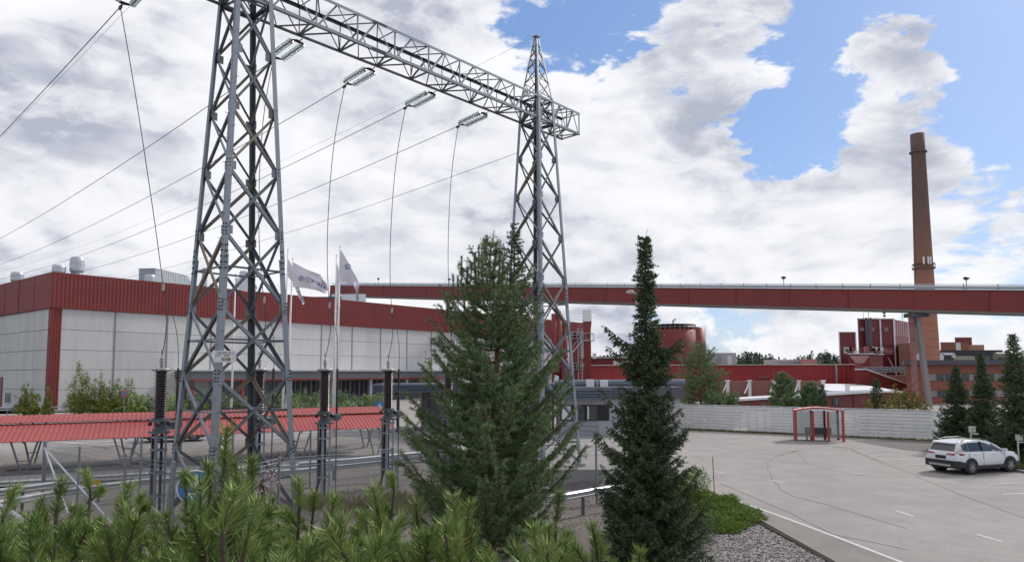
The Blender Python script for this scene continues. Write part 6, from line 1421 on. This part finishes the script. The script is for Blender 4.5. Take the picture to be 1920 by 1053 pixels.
bush('small shrub left of the red corner column', 66, 732, 30, 85, 900, BIR, seed=57, group=G_)
rng = np.random.RandomState(60); xs_b = list(range(256, 730, 24)) + [700, 716]
for i, px in enumerate(xs_b):
    Y = 72 + rng.rand() * 6; h = at(px, 728 + rng.rand() * 12, Y).z; r = 26 / FPX * Y / 2 * (1 + rng.rand() * .5)
    leafy('dwarf_pine_bush', 'low green dwarf pine bush in the hedge before the hall', lb_at(px, 760, Y), [(0, 0, h * .5, r, h * .5 / r), (r * .6, 0, h * .35, r * .7, .8), (-r * .6, 0, h * .4, r * .7, .9)], 2600, .19, (PINEG, MTNG)[i % 3 == 0], 'dwarf pine bushes before the hall', 61 + i, 'bush')
bush('yellow-green tree peeping above the tall pine\'s left shoulder', 803, 655, 40, 66, 1800, BIR, seed=58)
bush('autumn coloured bush behind the white fence left of the gallery support', 1685, 722, 70, 58, 2600, DEC, 'autumn_bush', 71, .15, 'autumn bushes behind the white fence')
bush('autumn coloured bush touching the gallery support legs', 1722, 728, 46, 57, 1700, DEC, 'autumn_bush', 72, .15, 'autumn bushes behind the white fence')
bush('small autumn coloured bush right of the small dark spruce', 1625, 745, 40, 58, 900, DEC, 'autumn_bush', 73, .15, 'autumn bushes behind the white fence')
# far wood
rng = np.random.RandomState(81); Ts = []; tn = []
for k in range(900):
    Y = 330 + rng.rand() * 90; px = 1085 + rng.rand() * 900; x = (px - 960) / FPX * Y
    if px > 1600 and rng.rand() < .4: continue
    h = 9.2 + 2.0 * math.sin(px * .05) + rng.rand() * 4.0; con = rng.rand() < .6; n_ = 110
    zz = rng.rand(n_) ** .8; r = (2.4 * (1 - zz) + .25) if con else 3.0 * np.sqrt(np.maximum(.05, 1 - (2 * zz - .9) ** 2 * .9)); a = rng.rand(n_) * 6.28
    p = np.stack([x + np.cos(a) * r * rng.rand(n_) ** .5, Y + np.sin(a) * r * rng.rand(n_) ** .5, 1 + zz * h], 1)
    u = unit(rng.randn(n_, 3)) * .5; v = unit(np.cross(u, rng.randn(n_, 3))) * .5
    Ts.append(np.stack([p - u, p + u, p + v], 1)); tn.append(np.full(n_, rng.rand() * .6 if not con else rng.rand() * .35) + rng.rand(n_) * .2)
o = tris('far_wood', np.concatenate(Ts), FARG, None, np.concatenate(tn)); tag(o, 'far mixed wood showing above the factory roofs', 'wood', kind='stuff')
# ---- creeping juniper, rounded thuja, low conifer skirt at the gravel bed
def mat_patch(name, label, pts, n, nl, w, matl, hh, seed, cat='ground cover'):
    rng = np.random.RandomState(seed); B = []; Dd = []
    P2 = [gnd(*p) for p in pts]; xs_ = [p.x for p in P2]; ys_ = [p.y for p in P2]; c = Vector((sum(xs_) / len(xs_), sum(ys_) / len(ys_), 0))
    def inside(x, y):
        r = False; j = len(P2) - 1
        for i in range(len(P2)):
            if ((P2[i].y > y) != (P2[j].y > y)) and (x < (P2[j].x - P2[i].x) * (y - P2[i].y) / (P2[j].y - P2[i].y) + P2[i].x): r = not r
            j = i
        return r
    while len(B) < n:
        x = rng.uniform(min(xs_), max(xs_)); y = rng.uniform(min(ys_), max(ys_))
        if not inside(x, y): continue
        e = min(1, min((Vector((x, y)) - Vector((p.x, p.y))).length for p in P2) / .8); z = hgt(x, y) + hh * (.4 + .6 * e) * (.3 + .8 * rng.rand()) * (.75 + .3 * math.sin(x * 4) * math.cos(y * 3))
        B.append((x, y, z)); a = rng.rand() * 6.28; Dd.append((math.cos(a), math.sin(a), .25 + .5 * rng.rand()))
    B = np.array(B); Dd = np.array(Dd); T = shoots(B, Dd, np.full(n, .16), 12, nl, w, 1.0, 0, rng)
    tone = np.repeat(rng.rand(n), 12) * .7 + rng.rand(len(T)) * .3
    o = tris(name, T, matl, None, tone); return tag(o, label, cat, kind='stuff')
mat_patch('creeping_juniper', 'bright green creeping juniper spreading over the edge of the gravel bed', [(1288, 935), (1330, 928), (1360, 936), (1420, 962), (1436, 974), (1400, 988), (1385, 1000), (1340, 1000), (1300, 990), (1270, 980)], 11000, .06, .016, JUN, .34, 91)
mat_patch('low_spruce_skirt', 'dark low spreading conifer at the foot of the dark spruce', [(1120, 1010), (1180, 985), (1300, 968), (1338, 985), (1345, 1020), (1290, 1048), (1200, 1062), (1120, 1050)], 4200, .045, .011, SPRG, .55, 92)
th = leafy('thuja_bush', 'rounded yellowish green thuja bush beside the dark spruce', Vector((gnd(1298, 958).x, gnd(1298, 958).y, 0)), [(.15, 0, .95, .50, 1.25), (-.35, 0, .80, .55, 1.1), (.2, -.1, .45, .5, .9), (-.9, 0, .5, .6, 1)], 11000, .055, JUN, None, 93, 'bush')
leafy('dead_leaf_weed', 'pale dry thistle clump behind the shrubs by the near tower leg', Vector((at(492, 930, 15).x, 15, hgt(-5.3, 15))), [(0, 0, at(492, 915, 15).z - hgt(-5.3, 15), .35, 1.0)], 420, .07, mat('dry_thistle', (.42, .34, .30), .8, col2=(.36, .26, .30)), None, 94, 'weed')
# weeds and grass tufts
def tufts(name, label, P, n, nl, w, matl, seed):
    rng = np.random.RandomState(seed); B = np.array(P); Dd = np.tile(np.array([[0, 0, 1.]]), (len(B), 1)); T = shoots(B, Dd, np.full(len(B), nl * .35), n, nl, w, 1.6, 0, rng); o = tris(name, T, matl, None, rng.rand(len(T))); return tag(o, label, 'grass', kind='stuff')
GR = fol('dry_grass', (.13, .13, .045), (.09, .075, .035), (.20, .19, .06))
rng = np.random.RandomState(101); P = []
for k in range(2600):
    u = rng.rand(); a = F0.lerp(F1, u * 1.0) if rng.rand() < .45 else F1.lerp(F3, u); P.append((a.x + rng.randn() * .2, a.y - .1 - abs(rng.randn()) * (.55 + .25 * math.sin(a.x * 1.7)), 0))
tufts('fence_grass', 'dry yellowish grass strip along the foot of the white fence', P, 9, .14, .012, GR, 102)
P = []
for k in range(900):
    c = [(-6.2, 31.5), (-4.9, 33.0), (-8.4, 31.8), (-11, 30), (-2.5, 34), (-3.6, 30.2)][k % 6]; x = c[0] + rng.randn() * .9; y = c[1] + rng.randn() * .9; P.append((x, y, hgt(x, y)))
tufts('yard_weeds', 'sparse green and yellow weeds on the gravel of the pylon yard', P, 9, .42, .02, fol('yard_weed', (.12, .15, .03), (.09, .10, .03), (.24, .20, .05)), 103)
P = []
for pl_ in ([(1548, 836), (1590, 840), (1650, 865)], [(1500, 843), (1455, 856)], [(1895, 880), (1920, 878)]):
    for i in range(len(pl_) - 1):
        for k in range(60): a = gnd(*pl_[i]).lerp(gnd(*pl_[i + 1]), rng.rand()); P.append((a.x + rng.randn() * .07, a.y + rng.randn() * .1, 0))
tufts('crack_grass', 'thin grass growing in the cracks of the asphalt', P, 5, .05, .008, GR, 104)
P = []
for k in range(1500): a = gnd(1775 + rng.rand() * 190, 838 + rng.rand() * 20); P.append((a.x, a.y, 0))
for k in range(900): a = gnd(1885 + rng.rand() * 50, 868 + rng.rand() * 12); P.append((a.x, a.y, 0))
tufts('spruce_bed_grass', 'green and yellow grass under the spruces behind the parked car', P, 9, .18, .014, GR, 105)
mb = MB(); mb.span(gnd(1893, 880) + UP * .05, gnd(2000, 905) + UP * .05, .15, .14); struct(mb.build('kerb', CONCD))
bed = MB(); q_ = [gnd(1600, 826), gnd(1690, 842), gnd(1760, 850), gnd(1893, 872), gnd(1925, 878), gnd(2000, 845), gnd(1925, 826), gnd(1780, 822)]; bed.add([(p.x, p.y, .010) for p in q_], [tuple(range(len(q_)))]); struct(bed.build('planting_bed', mat('planting_soil', (.14, .13, .12), .95, 0, .3, 2, .6, 20)))
vg = MB(); q_ = [F0 - (F1 - F0) * .1, F1, F3, F3 - Vector((0, 1.1, 0)), F1 - Vector((0, 1.3, 0)), F0 - (F1 - F0) * .1 - Vector((0, 1.2, 0))]; vg.add([(p.x, p.y, .014) for p in q_][::-1], [tuple(range(6))]); struct(vg.build('grass_verge', mat('verge_soil', (.12, .105, .06), .95, 0, .3, 3)))
# ---- gravel stones (coarse pebbles of the bed, finer ones in the yard)
rng = np.random.RandomState(111)
ico = np.array([[0, 0, 1.], [.89, 0, .45], [.28, .85, .45], [-.72, .53, .45], [-.72, -.53, .45], [.28, -.85, .45], [0, 0, -.4]]); icf = [(0, 1, 2), (0, 2, 3), (0, 3, 4), (0, 4, 5), (0, 5, 1), (1, 6, 2), (2, 6, 3), (3, 6, 4), (4, 6, 5), (5, 6, 1)]
def pebbles(name, label, P, s0, s1, matl):
    n = len(P); P = np.array(P); s = rng.uniform(s0, s1, (n, 1, 1)); a = rng.rand(n) * 6.28; V = ico[None] * np.stack([np.ones(n), .6 + .4 * rng.rand(n), .45 + .35 * rng.rand(n)], 1)[:, None, :] + rng.randn(n, 7, 3) * .08
    c, s_ = np.cos(a), np.sin(a); X = V[..., 0] * c[:, None] - V[..., 1] * s_[:, None]; Y = V[..., 0] * s_[:, None] + V[..., 1] * c[:, None]; V = np.stack([X, Y, V[..., 2]], -1) * s + P[:, None]
    T = V[:, np.array(icf)].reshape(-1, 3, 3); o = tris(name, T, matl, None, np.repeat(rng.rand(n), 10)); return tag(o, label, 'gravel', kind='stuff')
PEB = mat('grey_pink_pebble', (.13, .115, .11), .85, 0, .1, 3, tone=(.46, .42, .40)); PEB2 = mat('brown_stone_chips', (.13, .11, .095), .9, 0, .1, 3, tone=(.27, .235, .205))
P = []
while len(P) < 22000:
    y = rng.uniform(14, 26.5); x = rng.uniform(1.5, 9)
    if x > tedge(y) - .06: continue
    px = 960 + FPX * x / y
    if px < 1230: continue
    P.append((x, y, hgt(x, y) + .022))
pebbles('bed_gravel', 'coarse grey and pinkish pebbles of the planting bed beside the car park', P, .022, .052, PEB)
P = []
while len(P) < 9000:
    y = rng.uniform(23, 37); x = rng.uniform(-14, 7)
    if sdist(x, y) > -6: continue
    P.append((x, y, hgt(x, y) + .005))
pebbles('yard_gravel', 'brown stone chips on the ground of the pylon yard', P, .018, .05, PEB2)
# ---- foreground mountain pines
rng = np.random.RandomState(121)
sky_ = [(-60, 905), (0, 915), (40, 925), (75, 940), (115, 905), (150, 895), (165, 935), (200, 905), (245, 905), (275, 930), (320, 935), (345, 880), (362, 930), (395, 905), (425, 800), (450, 860), (500, 880), (560, 905), (600, 940), (640, 935), (700, 905), (730, 935), (760, 935), (800, 950), (850, 925), (890, 935), (930, 965), (985, 990), (1020, 960), (1050, 930), (1075, 975), (1120, 985), (1160, 1015), (1220, 1040), (1280, 1062)]
def skl(px): return float(np.interp(px, [p[0] for p in sky_], [p[1] for p in sky_]))
key = [(425, 803, 3.1, .24), (475, 862, 3.3, .18), (392, 872, 3.15, .17), (440, 870, 3.2, .18), (115, 900, 3.3, .21), (345, 885, 4.3, .14), (160, 885, 4.6, .15), (240, 912, 2.9, .20), (375, 905, 2.6, .26), (30, 915, 3.0, .22), (560, 900, 3.6, .18), (700, 915, 2.6, .26), (628, 935, 3.1, .2), (850, 930, 3.0, .22), (880, 945, 3.4, .18), (1050, 925, 3.7, .2), (1000, 990, 2.9, .2), (1110, 985, 3.6, .18), (780, 945, 3.2, .2), (265, 930, 4.3, .13), (75, 940, 4.4, .14), (590, 925, 4.2, .15), (735, 890, 4.6, .12), (1200, 1035, 3.4, .18), (310, 965, 2.5, .24), (480, 940, 2.4, .24), (200, 985, 2.3, .24), (55, 975, 2.2, .26), (640, 975, 2.2, .24), (835, 985, 2.3, .25)]
S = []
for px, py, Y, L in key:
    p = at(px, py, Y); S.append((p, L * .8, 1))
tries = 0
while len(S) < 560 and tries < 40000:
    tries += 1
    px = rng.uniform(-90, 1270); Y = 2.15 + 3.6 * rng.rand() ** 1.1; py = skl(px) + 34 + rng.rand() ** .8 * (1150 - skl(px)) * .9
    p = at(px, py, Y)
    if p.z < hgt(p.x, p.y) + .15: continue
    S.append((p, .11 + .08 * rng.rand(), 0))
ctr = [(px, Y) for px, Y in ((20, 2.7), (130, 3.6), (250, 2.5), (330, 4.2), (430, 2.9), (560, 3.6), (640, 2.5), (760, 3.4), (850, 2.6), (950, 3.7), (1040, 3.0), (1120, 4.0), (1220, 3.4), (120, 2.3), (480, 4.6), (-60, 4.0))]
cent = []
for px, Y in ctr: x = (px - 960) / FPX * Y; cent.append(Vector((x, Y + .15, hgt(x, Y + .15))))
mlab = ['mountain pine shrub at the bottom left corner', 'mountain pine shrub with an upright shoot before the fence corner post', 'mountain pine shrub low in the frame left of the blue sign', 'mountain pine shrub around the blue round sign', 'tallest mountain pine shrub, its leader rising before the near tower leg', 'mountain pine shrub right of the tallest one', 'mountain pine shrub low in the frame under the flagpoles',
        'mountain pine shrub left of the tall pine foot', 'mountain pine shrub low in front of the tall pine', 'mountain pine shrub under the right side of the tall pine', 'mountain pine shrub with yellow needles between pine and spruce', 'mountain pine shrub right of the yellowish one', 'low mountain pine shrub at the foot of the dark spruce', 'close mountain pine shrub at the very bottom left', 'small mountain pine shrub behind the tallest one', 'mountain pine shrub cut by the left edge']
grp = [[] for _ in cent]
for p, L, kf in S:
    i = min(range(len(cent)), key=lambda k: (cent[k].x - p.x) ** 2 + (cent[k].y - p.y) ** 2); grp[i].append((p, L, kf))
for i, c in enumerate(cent):
    if not grp[i]: continue
    t = thing('mountain_pine_shrub', mlab[i], 'shrub', c, 'foreground mountain pine shrubs'); mb = MB(); bd = MB(); B = []; Dd = []; Ln = []; Yb = []; Yd = []; Yl = []; OB = []; OD = []; OL = []
    for p, L, kf in grp[i]:
        dv = Vector((rng.randn() * .16, rng.randn() * .16, 1)).normalized() if kf else Vector((rng.randn() * .34, rng.randn() * .34, 1)).normalized()
        b0 = p - dv * L
        if b0.z < c.z: b0.z = c.z + .05
        if b0.z > c.z + .05:
            low_ = Vector((c.x * .6 + b0.x * .4, c.y * .6 + b0.y * .4, c.z)); mid = low_.lerp(b0, .6) + Vector((rng.randn() * .05, rng.randn() * .05, .0)); mid = Vector((b0.x * .8 + mid.x * .2, b0.y * .8 + mid.y * .2, mid.z))
            mb.tube([low_, mid, b0, b0 + dv * L * .9], [.016, .012, .009, .005], 6)
            bd.lathe(b0 + dv * L * .97, [(.002, 0), (.005, .006), (.0045, .012), (.001, .018)], 6, dv)
            B.append(b0); Dd.append(dv); Ln.append(L)
            # older, sparser needles lower on the stem, and side shoots
            d2 = (b0 - mid).normalized(); l2 = min(.28, (b0 - mid).length * .8); OB.append(b0 - d2 * l2); OD.append(d2); OL.append(l2)
            if rng.rand() < .16: Yb.append(b0 - d2 * .06); Yd.append(d2); Yl.append(.07)
            for q in range(rng.randint(0, 3)):
                a = rng.rand() * 6.28; s_ = b0 - d2 * rng.rand() * l2; sv = Vector((math.cos(a), math.sin(a), .7 + .5 * rng.rand())).normalized(); B.append(s_ + sv * .03); Dd.append(sv); Ln.append(L * (.45 + .35 * rng.rand())); mb.tube([s_, s_ + sv * L * .5], [.007, .004], 5)
    mb.build('stems', BARK, t, True)['kind'] = 'stuff'; bd.build('buds', mat('resin_bud', (.20, .12, .08), .6), t)['kind'] = 'stuff'
    def curved(B, Dd, Ln, n, nl, w, fw, m_, nm, mul):
        B = np.array(B, dtype=float); Dd = unit(np.array(Dd, dtype=float)); Ln = np.array(Ln, dtype=float); k = len(B)
        T1 = shoots(B, Dd, Ln, n, nl, w, fw, .0, rng)
        root = (T1[:, 0] + T1[:, 1]) / 2; sd = (T1[:, 1] - T1[:, 0]); tipp = T1[:, 2]; ax = np.repeat(Dd, n, 0)
        midp = root * .45 + tipp * .55; tip2 = midp + (tipp - midp) * .82 + ax * nl * .16
        Tq = np.concatenate([np.stack([root - sd * .4, root + sd * .4, midp + sd * .5], 1), np.stack([root - sd * .4, midp + sd * .5, midp - sd * .5], 1), np.stack([midp - sd * .5, midp + sd * .5, tip2], 1)])
        tn_ = np.repeat(rng.rand(k), n) * .45 + rng.rand(k * n) * .45; tn_ = np.tile(tn_ * mul, 3)
        tris(nm, Tq, m_, t, np.clip(tn_, 0, 1))
    curved(B, Dd, Ln, 230, .058, .0033, .95, MTNG, 'needles', 1.0); curved(OB, OD, OL, 90, .055, .0034, .8, MTNG, 'old_needles', .4)
    if Yb: curved(Yb, Yd, Yl, 90, .055, .0036, .35, YEL, 'yellow_needles', 1)
